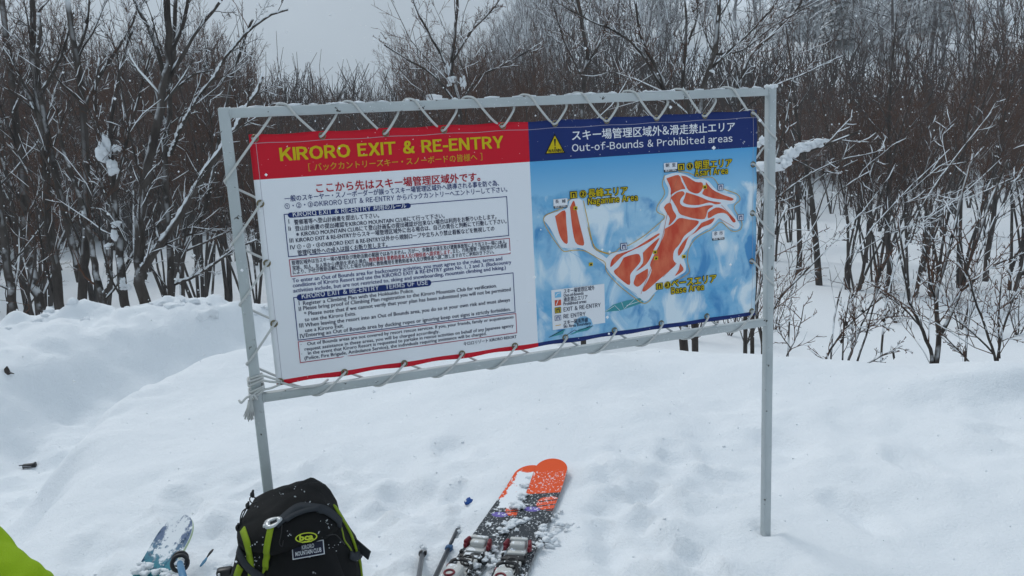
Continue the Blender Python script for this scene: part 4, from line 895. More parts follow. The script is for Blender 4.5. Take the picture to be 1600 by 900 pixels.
FROST = [(1475, 100, 'large frosted tree with clotted snow on its crown above the thicket'), (1502, 108, 'frosted tree standing close beside the large frosted one'), (1575, 90, 'frosted tree on the open slope near the right edge'), (1455, 98, 'frosted bushy tree left of the large frosted one'), (1380, 105, 'round snow covered crown low on the hillside'), (1225, 95, 'frosted tree uphill behind the right post'), (1120, 70, 'frosted tree on the hillside behind the multi-stemmed tree'), (1030, 75, 'frosted tree uphill left of the multi-stemmed tree'), (960, 80, 'frosted tree at the foot of the hill above the blue header'), (1350, 95, 'frosted tree on the hillside below the firs')]
for i, (x, y, lab) in enumerate(FROST):
    p = hit_ground(x, y); place_tree('frosted_tree', 'frosted%d' % (i % 3), p[0], p[1], rng.uniform(.8, 1.2), rng.uniform(0, 6.28), lab, 'tree', 'frosted trees on the hillside')
k = 0
while k < 30:
    x, y = rng.uniform(930, 1620), rng.uniform(5, 118); p = hit_ground(x, y); rr_ = math.hypot(p[0], p[1])
    if rr_ < 55 or rr_ > 170: continue
    place_tree('frosted_tree', 'frosted%d' % rng.randrange(3), p[0], p[1], rng.uniform(.7, 1.15), rng.uniform(0, 6.28), 'hazy frosted tree scattered over the snowy far hillside', 'tree', 'hazy frosted trees on the hillside'); k += 1
# the far wood on the slope: one mass
b = MB(); rg = random.Random(9)
def far_brush(x, y, hh, rg, mi=0):
    z = h1(x, y)
    for s in range(rg.randrange(4, 7)):
        a = rg.uniform(0, 6.28); p = Vector((x + rg.uniform(-.8, .8), y + rg.uniform(-.8, .8), z - .2)); d = Vector((math.cos(a) * .22, math.sin(a) * .22, 1))
        c = bend(rg, p, d, hh * rg.uniform(.6, 1.1), 4, .10, .03); b.tube(c, [.05, .045, .035, .025, .012], 3, mi, False)
        for q in range(9):
            pp, dd = interp(c, rg.uniform(.3, 1)); e = (dd + rv(rg) * .45 + Vector((0, 0, .2))).normalized()
            b.tube(bend(rg, pp, e, hh * rg.uniform(.12, .3), 2, .15, .03), [.02, .016, .010], 3, mi, False)
nn = 0
while nn < 1150:
    a = rg.uniform(-38, 40); r = 40 + 120 * rg.random() ** 1.5; x, y = r * math.sin(R(a)), r * math.cos(R(a))
    if a > 5 and r > 46 and rg.random() < (.55 if a < 12 else .85): continue
    if a < -8 and r > 75: continue
    if -18 < a < -7 and r > 52: continue
    hh = rg.uniform(4.5, 6.5)
    if a < -7: hh = min(1.576 + r * (rg.uniform(.07, .12) if a < -17 else rg.uniform(.045, .07)) - h1(x, y), 9)
    far_brush(x, y, hh, rg, 1 if r > 58 + rg.uniform(-8, 8) else 0); nn += 1  # farther clumps take the pale frosted bark, which also puts distance haze into their colour
wood = b.build('far_woods', [M['twig_far'], M['twig_frost']]); wood['kind'] = 'stuff'; wood['label'] = 'bare wintry woods covering the far hillside'

# ------------------------------------------------------------------ skis
def ski_mat(name, top_fn):
    m = mat(name, (0.1, 0.1, 0.1), 0.55, 0.2); tc = nd(m, 'ShaderNodeTexCoord'); sp = nd(m, 'ShaderNodeSeparateXYZ'); lk(m, tc.outputs['UV'], sp.inputs[0])
    lk(m, top_fn(m, sp.outputs['X'], sp.outputs['Y']), bsdf(m).inputs['Base Color']); return m
def ell(m, X, Y, cx_, cy_, rx, ry):
    a = math_(m, 'DIVIDE', math_(m, 'SUBTRACT', X, cx_), rx); c = math_(m, 'DIVIDE', math_(m, 'SUBTRACT', Y, cy_), ry)
    return math_(m, 'ADD', math_(m, 'MULTIPLY', a, a), math_(m, 'MULTIPLY', c, c))
def orange_top(m, X, Y):
    """UV: x across in metres (0 = centre), y metres back from the tip"""
    dusty = noise_tex(m, 95, 4, 0.7, 'UV', (1, 0.6, 1)); big = noise_tex(m, 9, 3, .6, 'UV')
    e = math_(m, 'ADD', Y, math_(m, 'MULTIPLY', X, 0.25))
    base = mixcol(m, ramp(m, e, .285, .289), (0.80, 0.085, 0.010), (0.035, 0.042, 0.05))
    sw = ell(m, X, Y, .042, .375, .052, .065); stripe = ramp(m, math_(m, 'SINE', math_(m, 'ADD', math_(m, 'MULTIPLY', Y, 150), math_(m, 'MULTIPLY', X, 60)), 0), -.75, -.65)
    base = mixcol(m, math_(m, 'MULTIPLY', ramp(m, sw, 1.0, .97), stripe), base, (0.80, 0.10, 0.03))
    pu = ell(m, X, Y, -.018, .435, .035, .022); base = mixcol(m, ramp(m, pu, 1.0, .9), base, (0.16, 0.12, 0.42))
    amt = math_(m, 'ADD', dusty, math_(m, 'MULTIPLY', math_(m, 'SUBTRACT', big, .5), .35))
    amt = math_(m, 'SUBTRACT', amt, ramp(m, Y, .11, .05, 0, .2))
    return mixcol(m, ramp(m, amt, .55, .63), base, SNOWC)
def orange_top_snowy(m, X, Y):
    c = orange_top(m, X, Y); big = noise_tex(m, 13, 4, .6, 'UV')
    k = math_(m, 'ADD', big, ramp(m, Y, .34, .42, .16, -.12)); k = math_(m, 'SUBTRACT', k, ramp(m, Y, .07, .03, 0, .3)); k = math_(m, 'SUBTRACT', k, ramp(m, math_(m, 'ABSOLUTE', X, 0), .048, .066, 0, .22))
    return mixcol(m, ramp(m, k, .50, .56), c, SNOWC)
def teal_top(m, X, Y):
    big = noise_tex(m, 16, 4, .65, 'UV'); fine = noise_tex(m, 60, 4, .7, 'UV', (1, .7, 1))
    base = mixcol(m, ramp(m, Y, .10, .24), (0.15, 0.20, 0.31), (0.03, 0.25, 0.30)); base = mixcol(m, ramp(m, fine, .5, .6), base, (0.02, 0.06, 0.12))
    k = math_(m, 'ADD', math_(m, 'ADD', math_(m, 'MULTIPLY', big, .6), math_(m, 'MULTIPLY', fine, .4)), ramp(m, Y, .15, .23, .09, -.07))
    k = math_(m, 'SUBTRACT', k, ramp(m, math_(m, 'ABSOLUTE', X, 0), .030, .048, 0, .10))
    return mixcol(m, ramp(m, k, .49, .55), base, SNOWC)
M['ski_a'] = ski_mat('ski_topsheet', orange_top); M['ski_b'] = ski_mat('ski_topsheet_snowy', orange_top_snowy); M['ski_c'] = ski_mat('ski_topsheet_teal', teal_top)
M['edge'] = mat('ski_edge', (0.28, 0.29, 0.30), 0.35, .5, .6); M['edge_lime'] = mat('ski_edge_pale', (0.45, 0.55, 0.35), .5)
M['bind_white'] = mat('binding_white', (0.55, 0.55, 0.53), .45); M['bind_red'] = mat('binding_red', (0.17, 0.006, 0.016), .4); M['black_pl'] = mat('black_plastic', (0.012, 0.012, 0.014), .4)
def frosted(m0, name, thr=.56):
    col = tuple(bsdf(m0).inputs['Base Color'].default_value[:3]); m = mat(name, col, .5); lk(m, snowy(m, col, .2, .7, 45, thr, thr + .07), bsdf(m).inputs['Base Color']); return m
M['bind_white_f'] = frosted(M['bind_white'], 'binding_white_frosted'); M['black_f'] = frosted(M['black_pl'], 'black_plastic_frosted', .54)
def ski_frame(tip, back):
    """local frame: origin at the ski's tip on the snow, x across (right), y towards the tail"""
    t = Vector(back) - Vector(tip); t.normalize(); z = Vector((0, 0, 1)); x = t.cross(z).normalized(); x = -x if x.x < 0 else x
    z = x.cross(t); z = -z if z.z < 0 else z
    return x, t, z
def make_ski(name, label, tip, back, wmax, waist, length, m_top, m_edge, rise, group, snub=1.0, bind=None):
    x, t, z = ski_frame(tip, back); root = bpy.data.objects.new(name, None); link(root)
    Mx = Matrix((x, t, z)).transposed().to_4x4(); Mx.translation = Vector(tip); root.matrix_world = Mx
    tag(root, label, 'ski', group)
    hand = 1 if x.cross(t).dot(z) > 0 else -1
    b = MB(); uv = []; ys = [wmax * .5 * (1 - math.cos(math.pi * k / 20)) for k in range(11)]; ys += [ys[-1] + (length - ys[-1]) * k / 26 for k in range(1, 27)]
    rows = []
    for y in ys:
        q = min(y / (wmax * .62 * snub), 1.0); w = wmax / 2 * (1 - (1 - q) ** 2.3) ** .5 if q < 1 else wmax / 2
        f = min(max((y - wmax * .62) / (length * .5), 0), 1); w = w + (waist / 2 - wmax / 2) * (f * f * (3 - 2 * f)) if q >= 1 else w
        zz = rise * max(0, 1 - y / .30) ** 2; rows.append((y, max(w, .002), zz))
    th = .011; nC = 7
    for (y, w, zz) in rows:
        for k in range(nC): b.v.append((w * (2 * k / (nC - 1) - 1), y, zz + th)); uv.append((w * (2 * k / (nC - 1) - 1), y))
    n = len(rows)
    for i in range(n - 1):
        for k in range(nC - 1):
            a = i * nC + k; f = (a, a + 1, a + 1 + nC, a + nC); b.f.append(f if hand > 0 else f[::-1]); b.mi.append(0)
    o = b.build('topsheet', m_top, root, True)
    ul = o.data.uv_layers.new(name='UVMap')
    for p in o.data.polygons:
        for li in p.loop_indices: ul.data[li].uv = uv[o.data.loops[li].vertex_index]
    e = MB(); ring_t = [(-w, y, zz + th) for y, w, zz in rows[::-1]] + [(w, y, zz + th) for y, w, zz in rows]; k = len(ring_t)
    e.add([(p[0] * 1.012, p[1], p[2] - .0006) for p in ring_t] + [(p[0] * 1.02, p[1], p[2] - th) for p in ring_t], [(i, i + 1, k + i + 1, k + i) for i in range(k - 1)]); e.build('edge', m_edge, root)
    if bind is not None:
        B = bind
        # toe piece: white housing with two red jaws, then bar, brake ring, frame and heel plate
        b = MB(); b.box((0, B, th + .026), (.058, .060, .030), bev=.008); b.box((0, B + .012, th + .012), (.070, .085, .018), bev=.004); b.box((0, B - .006, th + .043), (.066, .018, .010), bev=.004); toe = b.build('toe_piece', M['bind_white_f'], root, True)
        for s in (-1, 1):
            b = MB(); b.box((s * .044, B + .010, th + .028), (.014, .040, .032), bev=.006, rot=Matrix.Rotation(s * -.18, 3, 'Z')); b.box((s * .045, B + .034, th + .026), (.011, .014, .018), bev=.004); b.build('jaw', M['bind_red'], toe, True)
        b = MB(); b.box((0, B + .088, th + .014), (.090, .034, .022), bev=.005); b.box((-.042, B + .080, th + .026), (.008, .018, .014), bev=.002); b.box((.042, B + .080, th + .026), (.008, .018, .014), bev=.002); b.build('climbing_bar', M['black_f'], root, True)
        b = MB(); b.box((0, B + .20, th + .011), (.064, .20, .016), bev=.004); b.build('frame_plate', M['bind_white_f'], root, True)
        b = MB(); b.ring((.004, B + .138, th + .030), (0, .35, 1), .022, .0036, 18, 6); b.ring((.010, B + .150, th + .026), (.2, 0, 1), .014, .003, 14, 6); b.tube(smooth_path([(.018, B + .15, th + .03), (.030, B + .175, th + .030), (.026, B + .20, th + .024)], 3), .0035, 6); b.build('brake_wire', M['black_pl'], root, True)
        b = MB(); b.tube(smooth_path([(-.040, B + .215, th + .022), (-.036, B + .178, th + .044), (0, B + .170, th + .050), (.036, B + .178, th + .044), (.042, B + .215, th + .022)], 4), .0075, 8, flat=.6); b.build('heel_yoke', M['black_f'], root, True)
        b = MB(); b.box((0, B + .262, th + .040), (.062, .090, .048), bev=.012); b.box((0, B + .215, th + .040), (.040, .030, .020), bev=.006); hp = b.build('heel_piece', M['bind_white_f'], root, True)
        b = MB(); b.ring((0, B + .285, th + .066), (0, 0, 1), .017, .004, 18, 6); b.box((-.030, B + .225, th + .052), (.010, .016, .012), bev=.003); b.build('red_emblem', M['bind_red'], hp, True)
        b = MB(); b.box((0, B + .222, th + .052), (.018, .008, .004)); b.build('slot', M['black_pl'], hp)
    return root
def gz(px, py, lift=0.0):
    p = hit_ground(px, py); return Vector((p[0], p[1], p[2] + lift))
def on_plane(px, py, z):
    r = ray(px, py); t = (z - CAM[2]) / r[2]; return Vector(CAM + t * r)
ZS = .034; GT_ = h1(0.13, 3.50)
make_ski('ski', 'right of the two orange tipped skis, its orange tip overlapping the other', on_plane(866, 731, ZS), on_plane(826, 829, ZS), .148, .122, 1.80, M['ski_a'], M['edge'], .035, 'pair of orange tipped skis', bind=.765)
make_ski('ski', 'left of the two orange tipped skis, mostly covered with snow', on_plane(836, 740, ZS - .008), on_plane(773, 829, ZS - .006), .148, .122, 1.80, M['ski_b'], M['edge'], .03, 'pair of orange tipped skis', bind=.71)
make_ski('ski', 'pale teal ski tip dusted with snow sticking out beside the backpack', on_plane(294, 811, .145), on_plane(252, 878, .055), .150, .140, .62, M['ski_c'], M['edge_lime'], .02, None, snub=1.25)
# ------------------------------------------------------------------ ski poles
M['shaft'] = mat('pole_shaft', (0.045, 0.05, 0.06), .35, .5, .3); M['clamp'] = mat('pole_clamp', (0.03, 0.10, 0.22), .4)
def pole(label, buried, out, collar_t, col_mat, frost):
    a, c = Vector(buried), Vector(out); d = (c - a).normalized(); root = empty('ski_pole', a); tag(root, label, 'ski pole', 'ski poles stuck in the snow')
    L = 1.15; b = MB(); b.tube([-d * .10, d * .02, d * collar_t], [.0078, .0078, .0078], 12); b.tube([d * collar_t, d * L], .0092, 12); b.build('shaft', M['shaft'], root, True)
    b = MB(); b.tube([d * (collar_t - .012), d * (collar_t - .006), d * (collar_t + .006), d * (collar_t + .012)], [.010, .0145, .0145, .010], 12); b.box(d * collar_t + Vector((.012, 0, .004)), (.010, .016, .016), bev=.003); b.build('clamp', col_mat, root, True)
    b = MB(); rg = random.Random(frost)
    for i in range(6): b.blob(d * rg.uniform(-.01, .03) + rv(rg) * .008, rg.uniform(.005, .011), rg, sub=1)
    b.build('snow_crust', M['snow'], root, True)
pole('grey ski pole with a blue clamp ring lying nearer the skis', on_plane(714, 829, h1(-.26, 2.95) + .01), on_plane(680, 902, h1(-.33, 2.65) + .06), .165, M['clamp'], 1)
pole('shorter grey ski pole between the backpack and the pole with the blue ring', on_plane(661, 858, h1(-.37, 2.80) + .012), on_plane(654, 905, h1(-.4, 2.60) + .06), .065, M['black_f'], 2)
# pole beside the teal ski: black basket with a blue shaft
p = on_plane(281, 880, .16); root = empty('ski_pole', p); tag(root, 'blue ski pole with a black ring basket beside the teal ski tip', 'ski pole')
dv = (on_plane(287, 905, .30) - p).normalized()
b = MB(); b.ring((0, 0, 0), dv + Vector((0, -.5, .5)), .026, .007, 20, 8); b.ring(-dv * .045 + Vector((-.006, .02, 0)), dv + Vector((0, -.3, .9)), .022, .008, 20, 8); b.build('basket', M['black_pl'], root, True)
b = MB(); b.tube([-dv * .05, dv * .02, dv * .7], [.008, .011, .012], 12); b.build('shaft', mat('pole_blue', (.06, .20, .36), .4), root, True)
b = MB(); rg = random.Random(4); b.blob((.0, 0, .004), (.018, .018, .008), rg); b.blob(-dv * .02, .012, rg); b.build('snow_crust', M['snow'], root, True)
# small strap, cap, broken clip, twig
p = gz(326, 880, .012); root = empty('leash_strap', p); tag(root, 'thin black and blue leash strap poking from the snow left of the backpack', 'strap')
b = MB(); b.tube(smooth_path([(.012, .03, .03), (.004, .012, .022), (-.004, 0, .012)], 3), [.003, .006, .007, .006, .005, .004, .003], 8, flat=.4); b.build('strap_end', M['black_pl'], root, True)
b = MB(); b.tube(smooth_path([(-.004, 0, .012), (-.010, -.016, .004), (-.018, -.036, -.004)], 3), [.004, .005, .007, .008, .007, .006, .004], 8, flat=.4); b.build('strap_tape', mat('strap_blue', (.07, .22, .36), .6), root, True)
p = gz(733, 786, .004); rg = random.Random(8); b = MB(); b.blob((0, 0, .004), (.018, .013, .016), rg, rough=.35); b.tube([(0, 0, .004), (.004, -.006, -.016)], [.009, .006], 8)
o = b.build('plastic_cap', mat('blue_plastic', (.008, .07, .30), .35), None, True); o.location = p; tag(o, 'small bright blue plastic cap lying in the snow left of the skis', 'cap')
p = gz(46, 733, .012); root = empty('strap_buckle', p, .18); tag(root, 'black strap buckle lying in the snow trench at the left', 'buckle')
b = MB(); b.box((0, 0, .012), (.075, .030, .026), bev=.008); b.box((.036, 0, .014), (.018, .034, .032), bev=.008); b.box((-.045, .004, .018), (.030, .006, .006), bev=.002); b.box((-.042, -.010, -.004), (.030, .005, .006), bev=.002); b.build('body', M['black_pl'], root, True)
b = MB(); b.tube([(-.03, -.017, .018), (.02, -.018, .012)], .002, 6); b.tube([(-.025, -.017, .006), (.025, -.018, .004)], .0016, 6); b.build('cord', mat('grey_cord', (.3, .3, .32), .8), root, True)
p = gz(12, 583, .0); b = MB(); rg = random.Random(2); b.tube([(0, 0, -.01), (-.004, 0, .03), (.004, 0, .05)], [.02, .016, .003], 7); b.tube([(.01, 0, .005), (.05, -.01, -.004)], [.008, .003], 6)
o = b.build('broken_twig', M['bark'], None, True); o.location = p; tag(o, 'short broken dark twig stuck in the snowbank at the left edge', 'twig')

# ------------------------------------------------------------------ loose snow lumps on and around the gear
b = MB(); rg = random.Random(21)
def heap(px, py, n, spread, r0, r1, lift=.0, base=None):
    c = on_plane(px, py, (ZS if base is None else base) + .012 + lift)
    for i in range(n):
        o = rv(rg); o.z = abs(o.z) * .35; r = rg.uniform(r0, r1); b.blob(c + o * spread, (r * rg.uniform(.8, 1.5), r * rg.uniform(.8, 1.3), r * .65), rg, rough=.5, sub=2)
for q in ((806, 792, 14, .014, .005, .014), (814, 776, 14, .012, .005, .012), (820, 760, 10, .010, .005, .011), (826, 746, 8, .010, .004, .010),
          (797, 822, 14, .014, .004, .012), (812, 816, 12, .012, .004, .012), (786, 830, 8, .012, .004, .010), (848, 826, 7, .012, .005, .014), (858, 836, 8, .014, .005, .014),
          (842, 838, 6, .010, .004, .009), (790, 872, 16, .018, .004, .012), (782, 886, 16, .02, .004, .013), (762, 872, 10, .014, .004, .010), (800, 897, 10, .014, .004, .012), (845, 852, 6, .012, .004, .010), (740, 888, 10, .016, .005, .012), (775, 858, 8, .012, .004, .009)): heap(*q)
for q in ((872, 806, 5, .020, .006, .014), (880, 828, 6, .03, .006, .016), (862, 852, 6, .02, .006, .016), (745, 860, 6, .02, .006, .014)): heap(*q, lift=-.02)
for q in ((226, 888, 9, .022, .008, .02), (244, 893, 10, .02, .008, .02), (262, 894, 7, .015, .006, .014)): heap(*q, base=.03)
for q in ((352, 886, 6, .012, .006, .014), (345, 893, 6, .012, .006, .012), (372, 890, 8, .02, .01, .02)): heap(*q, base=.12)
for i in range(110):                                            # crumbs over the trampled ground
    x, y = rg.uniform(-1.9, 1.6), rg.uniform(2.4, 4.4); r = rg.uniform(.002, .008); b.blob((x, y, h1(x, y) - r * .2), (r * 1.2, r, r * .8), rg, sub=1)
for i in range(70):                                            # clods along the bank's crest
    x = rg.uniform(-4.6, -.6); y = float(crest_y(x)) + rg.gauss(-.1, .22); r = rg.uniform(.012, .045) * (1.6 if rg.random() < .1 else 1); b.blob((x, y, h1(x, y) - r * .15), (r * 1.4, r * 1.2, r * .8), rg, rough=.4)
o = b.build('loose_snow', M['snow'], None, True); o['kind'] = 'stuff'; o['label'] = 'loose lumps and crumbs of snow around the gear and bank'

# ------------------------------------------------------------------ backpack
PB = Vector(at(468, 900, 2.24)); PGZ = h1(PB.x, PB.y)
pk = empty('backpack', (PB.x, PB.y, PGZ), R(10)); tag(pk, 'black backpack with lime green trim standing in the snow at the left post', 'backpack')
def fabric(name, col, rough=.85, snow=True):
    m = mat(name, col, rough, .25); wv = noise_tex(m, 400, 2); fold = noise_tex(m, 9, 3)
    bump(m, math_(m, 'ADD', math_(m, 'MULTIPLY', wv, .15), fold), .45, .02)
    if snow:
        f = math_(m, 'MULTIPLY', ramp(m, noise_tex(m, 46, 4, .6), .70, .73), ramp(m, noise_tex(m, 6, 2), .44, .56)); lk(m, mixcol(m, f, col, (.6, .63, .66)), bsdf(m).inputs['Base Color'])
    return m
M['pack'] = fabric('pack_fabric', (.0035, .0037, .0042)); M['pack2'] = fabric('pack_lid_fabric', (.003, .0032, .0036)); M['lime'] = fabric('lime_fabric', (.24, .34, .012), .75, False); M['web'] = fabric('grey_webbing', (.030, .035, .042), .8, False); M['olive'] = mat('lime_cord', (.22, .30, .02), .8)
cr, sr = math.cos(R(-10)), math.sin(R(-10))
def pk_loc(v):
    q = Vector(v) - Vector((PB.x, PB.y, PGZ)); return Vector((q.x * cr - q.y * sr, q.x * sr + q.y * cr, q.z))
def pk_px(px, py, d=2.24): return pk_loc(at(px, py, d))
HPK = pk_px(468, 757).z                                        # height of the pack's top
def loft(rows, seg=40, p=3.0):
    b = MB()
    for (x, y, z, hw, hd, tilt) in rows:
        for k in range(seg):
            t = 2 * math.pi * k / seg; c, s = math.cos(t), math.sin(t)
            b.v.append((x + hw * math.copysign(abs(c) ** (2 / p), c), y + hd * math.copysign(abs(s) ** (2 / p), s), z + tilt * c))
    n = len(rows)
    b.f = [(i * seg + k, i * seg + (k + 1) % seg, (i + 1) * seg + (k + 1) % seg, (i + 1) * seg + k) for i in range(n - 1) for k in range(seg)]
    b.f.append(tuple(range(seg - 1, -1, -1))); b.f.append(tuple((n - 1) * seg + k for k in range(seg))); b.mi = [0] * len(b.f); return b
def rowpx(pl, pr, hd, yoff=0.0):
    """a body row given by its left and right outline points in the photo"""
    a, c = pk_px(*pl), pk_px(*pr); return ((a.x + c.x) / 2, yoff, (a.z + c.z) / 2, (c.x - a.x) / 2, hd, (c.z - a.z) / 2)
rows = [(.0, 0, -.03, .165, .12, 0), (.0, 0, .05, .172, .13, 0), rowpx((367, 900), (566, 900), .135), rowpx((372, 862), (560, 864), .135, .0), rowpx((378, 826), (545, 830), .13, .004), rowpx((386, 806), (528, 800), .122, .008), rowpx((396, 790), (516, 782), .11, .012)]
body = loft(rows).build('main_compartment', M['pack'], pk, True)
lid = loft([rowpx((377, 822), (532, 806), .135, .0), rowpx((378, 808), (528, 794), .150, .0), rowpx((388, 793), (519, 780), .147, .004), rowpx((408, 781), (510, 770), .130, .008), rowpx((428, 770), (500, 765), .10, .012), rowpx((448, 760), (482, 760), .055, .016), rowpx((461, 757.5), (470, 757.5), .02, .016)], p=2.6).build('lid', M['pack2'], pk, True)
bm_bvh = None
def wobble(o, amp, fr_, seed):
    for v in o.data.vertices: v.co += v.normal * amp * (noise.noise(v.co * fr_ + Vector((seed, 0, 0))) + .5 * noise.noise(v.co * fr_ * 2.3 + Vector((0, seed, 0))))
wobble(body, .010, 13, 3); wobble(lid, .012, 15, 7)
pocket = loft([(0, -.125, .02, .125, .05, 0), (0, -.130, .10, .128, .055, 0), rowpx((418, 880), (541, 880), .06, -.118), rowpx((424, 845), (533, 848), .056, -.112), rowpx((436, 822), (522, 826), .046, -.100), rowpx((448, 810), (508, 812), .030, -.088)], p=2.8).build('front_pocket', M['pack'], pk, True)
wobble(pocket, .007, 16, 11)
bpy.context.view_layer.update()
def bvh_of(objs):
    vs, fs = [], []
    for o in objs:
        k = len(vs); vs += [v.co.copy() for v in o.data.vertices]; fs += [[i + k for i in p.vertices] for p in o.data.polygons]
    return BVHTree.FromPolygons(vs, fs)
PBV = bvh_of([body, lid, pocket]); CL = pk_loc(CAM)
def on_pack(px, py, off=.003):
    d = (pk_px(px, py) - CL).normalized(); h = PBV.ray_cast(CL, d)
    if h[0] is None:
        h = PBV.find_nearest(pk_px(px, py))
    n = h[1] if h[1].dot(d) < 0 else -h[1]; return h[0] + n * off, n
def ribbon(pxs, w, mname, name, th=.0022, off=.003, parent=pk):
    P = [np.array(p, float) for p in smooth_path([np.array(p, float) for p in pxs], 4)]; b = MB(); pts = [on_pack(p[0], p[1], off) for p in P]; n = len(pts); vs = []
    for i in range(n):
        t = (pts[min(i + 1, n - 1)][0] - pts[max(i - 1, 0)][0]).normalized(); nn = pts[i][1]; s = t.cross(nn).normalized() * w / 2
        for q in (s, -s): vs.append(pts[i][0] + q + nn * th)
        for q in (-s, s): vs.append(pts[i][0] + q - nn * th)
    b.add(vs, [(i * 4 + k, i * 4 + (k + 1) % 4, (i + 1) * 4 + (k + 1) % 4, (i + 1) * 4 + k) for i in range(n - 1) for k in range(4)] + [(3, 2, 1, 0), tuple((n - 1) * 4 + k for k in range(4))]); return b.build(name, M[mname], parent, True)
ribbon([(431, 823), (444, 812), (458, 800), (470, 794), (485, 795), (505, 798), (520, 808), (530, 818)], .026, 'web', 'lid_strap', off=.006)
ribbon([(446, 818), (460, 808), (480, 801), (497, 798)], .014, 'web', 'lid_strap', off=.009)
ribbon([(425, 824), (421, 842), (418, 860), (417, 880), (417, 893)], .016, 'lime', 'pull_strap', off=.007)
ribbon([(381, 828), (388, 850), (392, 872), (394, 892), (394, 905)], .018, 'lime', 'side_trim', off=.004)
ribbon([(521, 792), (533, 812), (545, 834), (553, 856), (560, 880), (563, 902)], .014, 'lime', 'side_trim', off=.005)
ribbon([(376, 858), (384, 876), (398, 892), (412, 902)], .022, 'web', 'compression_strap', off=.008)
ribbon([(378, 885), (372, 902)], .022, 'lime', 'lower_trim', off=.006)
ribbon([(544, 868), (551, 872), (559, 866), (562, 858)], .022, 'web', 'compression_strap', off=.008)
for q, w_r in (([(528, 815), (533, 832), (536, 845), (545, 858), (552, 874)], .0022), ):
    b = MB(); b.tube([on_pack(*p_, .005)[0] for p_ in smooth_path([np.array(t_, float) for t_ in q], 3)], w_r, 6); b.build('lime_piping', M['olive'], pk, True)
b = MB(); a = pk_px(552, 846, 2.27); c = pk_px(577, 868, 2.22); d = (c - a).normalized(); s = Vector((d.z, 0, -d.x)).normalized() * .0125; nn = d.cross(s).normalized() * .002
b.add([a + s + nn, a - s + nn, a - s - nn, a + s - nn, c + s + nn, c - s + nn, c - s - nn, c + s - nn], [(0, 1, 5, 4), (1, 2, 6, 5), (2, 3, 7, 6), (3, 0, 4, 7), (4, 5, 6, 7), (3, 2, 1, 0)]); b.build('strap_end', M['web'], pk)
# buckle
c, n = on_pack(427, 821, .010); M['metal'] = mat('buckle_metal', (.55, .57, .58), .35, .5, .5)
ax = (pk_px(437, 814) - pk_px(419, 831)).normalized(); ax = (ax - n * ax.dot(n)).normalized(); bx = n.cross(ax)
def plate(outline, th, hole=None):
    b = MB(); k = len(outline); P_ = [c + ax * p[0] + bx * p[1] for p in outline]; Q_ = [c + ax * p[0] + bx * p[1] for p in hole]
    b.add([p + n * th for p in P_] + [q + n * th for q in Q_] + [p - n * th for p in P_] + [q - n * th for q in Q_], [f for i in range(k) for f in ((i, (i + 1) % k, k + (i + 1) % k, k + i), (2 * k + i, 2 * k + (i + 1) % k, (i + 1) % k, i), (k + i, k + (i + 1) % k, 3 * k + (i + 1) % k, 3 * k + i))]); return b
out_ = [(.024 * math.cos(t * .3927) * (1.0 + .12 * math.cos(t * .3927)), .0165 * math.sin(t * .3927) * (1 - .25 * math.cos(t * .3927))) for t in range(16)]; hol = [(.004 + .009 * max(-1, min(1, 1.5 * math.cos(t * .3927))), .0075 * max(-1, min(1, 1.5 * math.sin(t * .3927)))) for t in range(16)]
plate(out_, .003, hol).build('buckle', M['metal'], pk, True)
b = MB(); b.box(c - ax * .020 - n * .0, (.008, .008, .008), bev=.002); b.build('buckle_pin', M['metal'], pk, True)
# emblem and patch
def badge(centre, right, fn):
    c_, n_ = on_pack(*centre, .006); r_, _ = on_pack(*right, .006); u_ = (r_ - c_); u_ = (u_ - n_ * u_.dot(n_)).normalized(); v_ = n_.cross(u_)
    if v_.z < 0: v_ = -v_
    return lambda x, y, h=0: c_ + u_ * x + v_ * y + n_ * h
k = 2.12 / FOC
f = badge((478.5, 839.5), (490, 838.5), None)
def oval(b, rx, ry, rx2, ry2, h, mi=0, n=28):
    o_ = [f(rx * math.cos(2 * math.pi * i / n), ry * math.sin(2 * math.pi * i / n), h) for i in range(n)]; i_ = [f(rx2 * math.cos(2 * math.pi * i / n), ry2 * math.sin(2 * math.pi * i / n), h) for i in range(n)]
    b.add(o_ + i_, [(i, (i + 1) % n, n + (i + 1) % n, n + i) for i in range(n)], mi)
b = MB(); oval(b, 16.5 * k, 7.4 * k, 14.6 * k, 5.9 * k, .0012)
gv, gf_ = glyphs('bca', .045); x0, x1 = min(q[0] for q in gv), max(q[0] for q in gv)
b.add([f(((x - x0) / (x1 - x0) - .5) * 21 * k, (y * 12.2 - 3.6) * k, .0014) for x, y in gv], gf_)
b.add([f(-7 * k, -7.4 * k, .0013), f(-3 * k, -4.6 * k, .0013), f(0, -5.6 * k, .0013), f(4 * k, -4.0 * k, .0013), f(8.5 * k, -7.2 * k, .0013)], [(0, 1, 2), (0, 2, 3, 4)])
b.build('oval_emblem', mat('emblem_lime', (.48, .56, .03), .6), pk)
f = badge((482, 860.5), (497, 859), None); b = MB()
def qd(w_, h_, hh, mi): b.add([f(-w_, -h_, hh), f(w_, -h_, hh), f(w_, h_, hh), f(-w_, h_, hh)], [(0, 1, 2, 3)], mi)
qd(24 * k, 11.6 * k, .0015, 0); qd(22.6 * k, 10.2 * k, .0020, 1)
for s_, wd_, y_, e_ in (('KIRORO', 18.5, 1.6, 9.6), ('MOUNTAIN CLUB', 39, -7.0, 9.6)):
    gv, gf_ = glyphs(s_, .02); x0, x1 = min(q[0] for q in gv), max(q[0] for q in gv); b.add([f(((x - x0) / (x1 - x0) - .5) * wd_ * k, (y * e_ + y_) * k, .0026) for x, y in gv], gf_, 0)
b.build('club_patch', [mat('patch_white', (.62, .64, .68), .7), mat('patch_navy', (.012, .014, .035), .8)], pk)
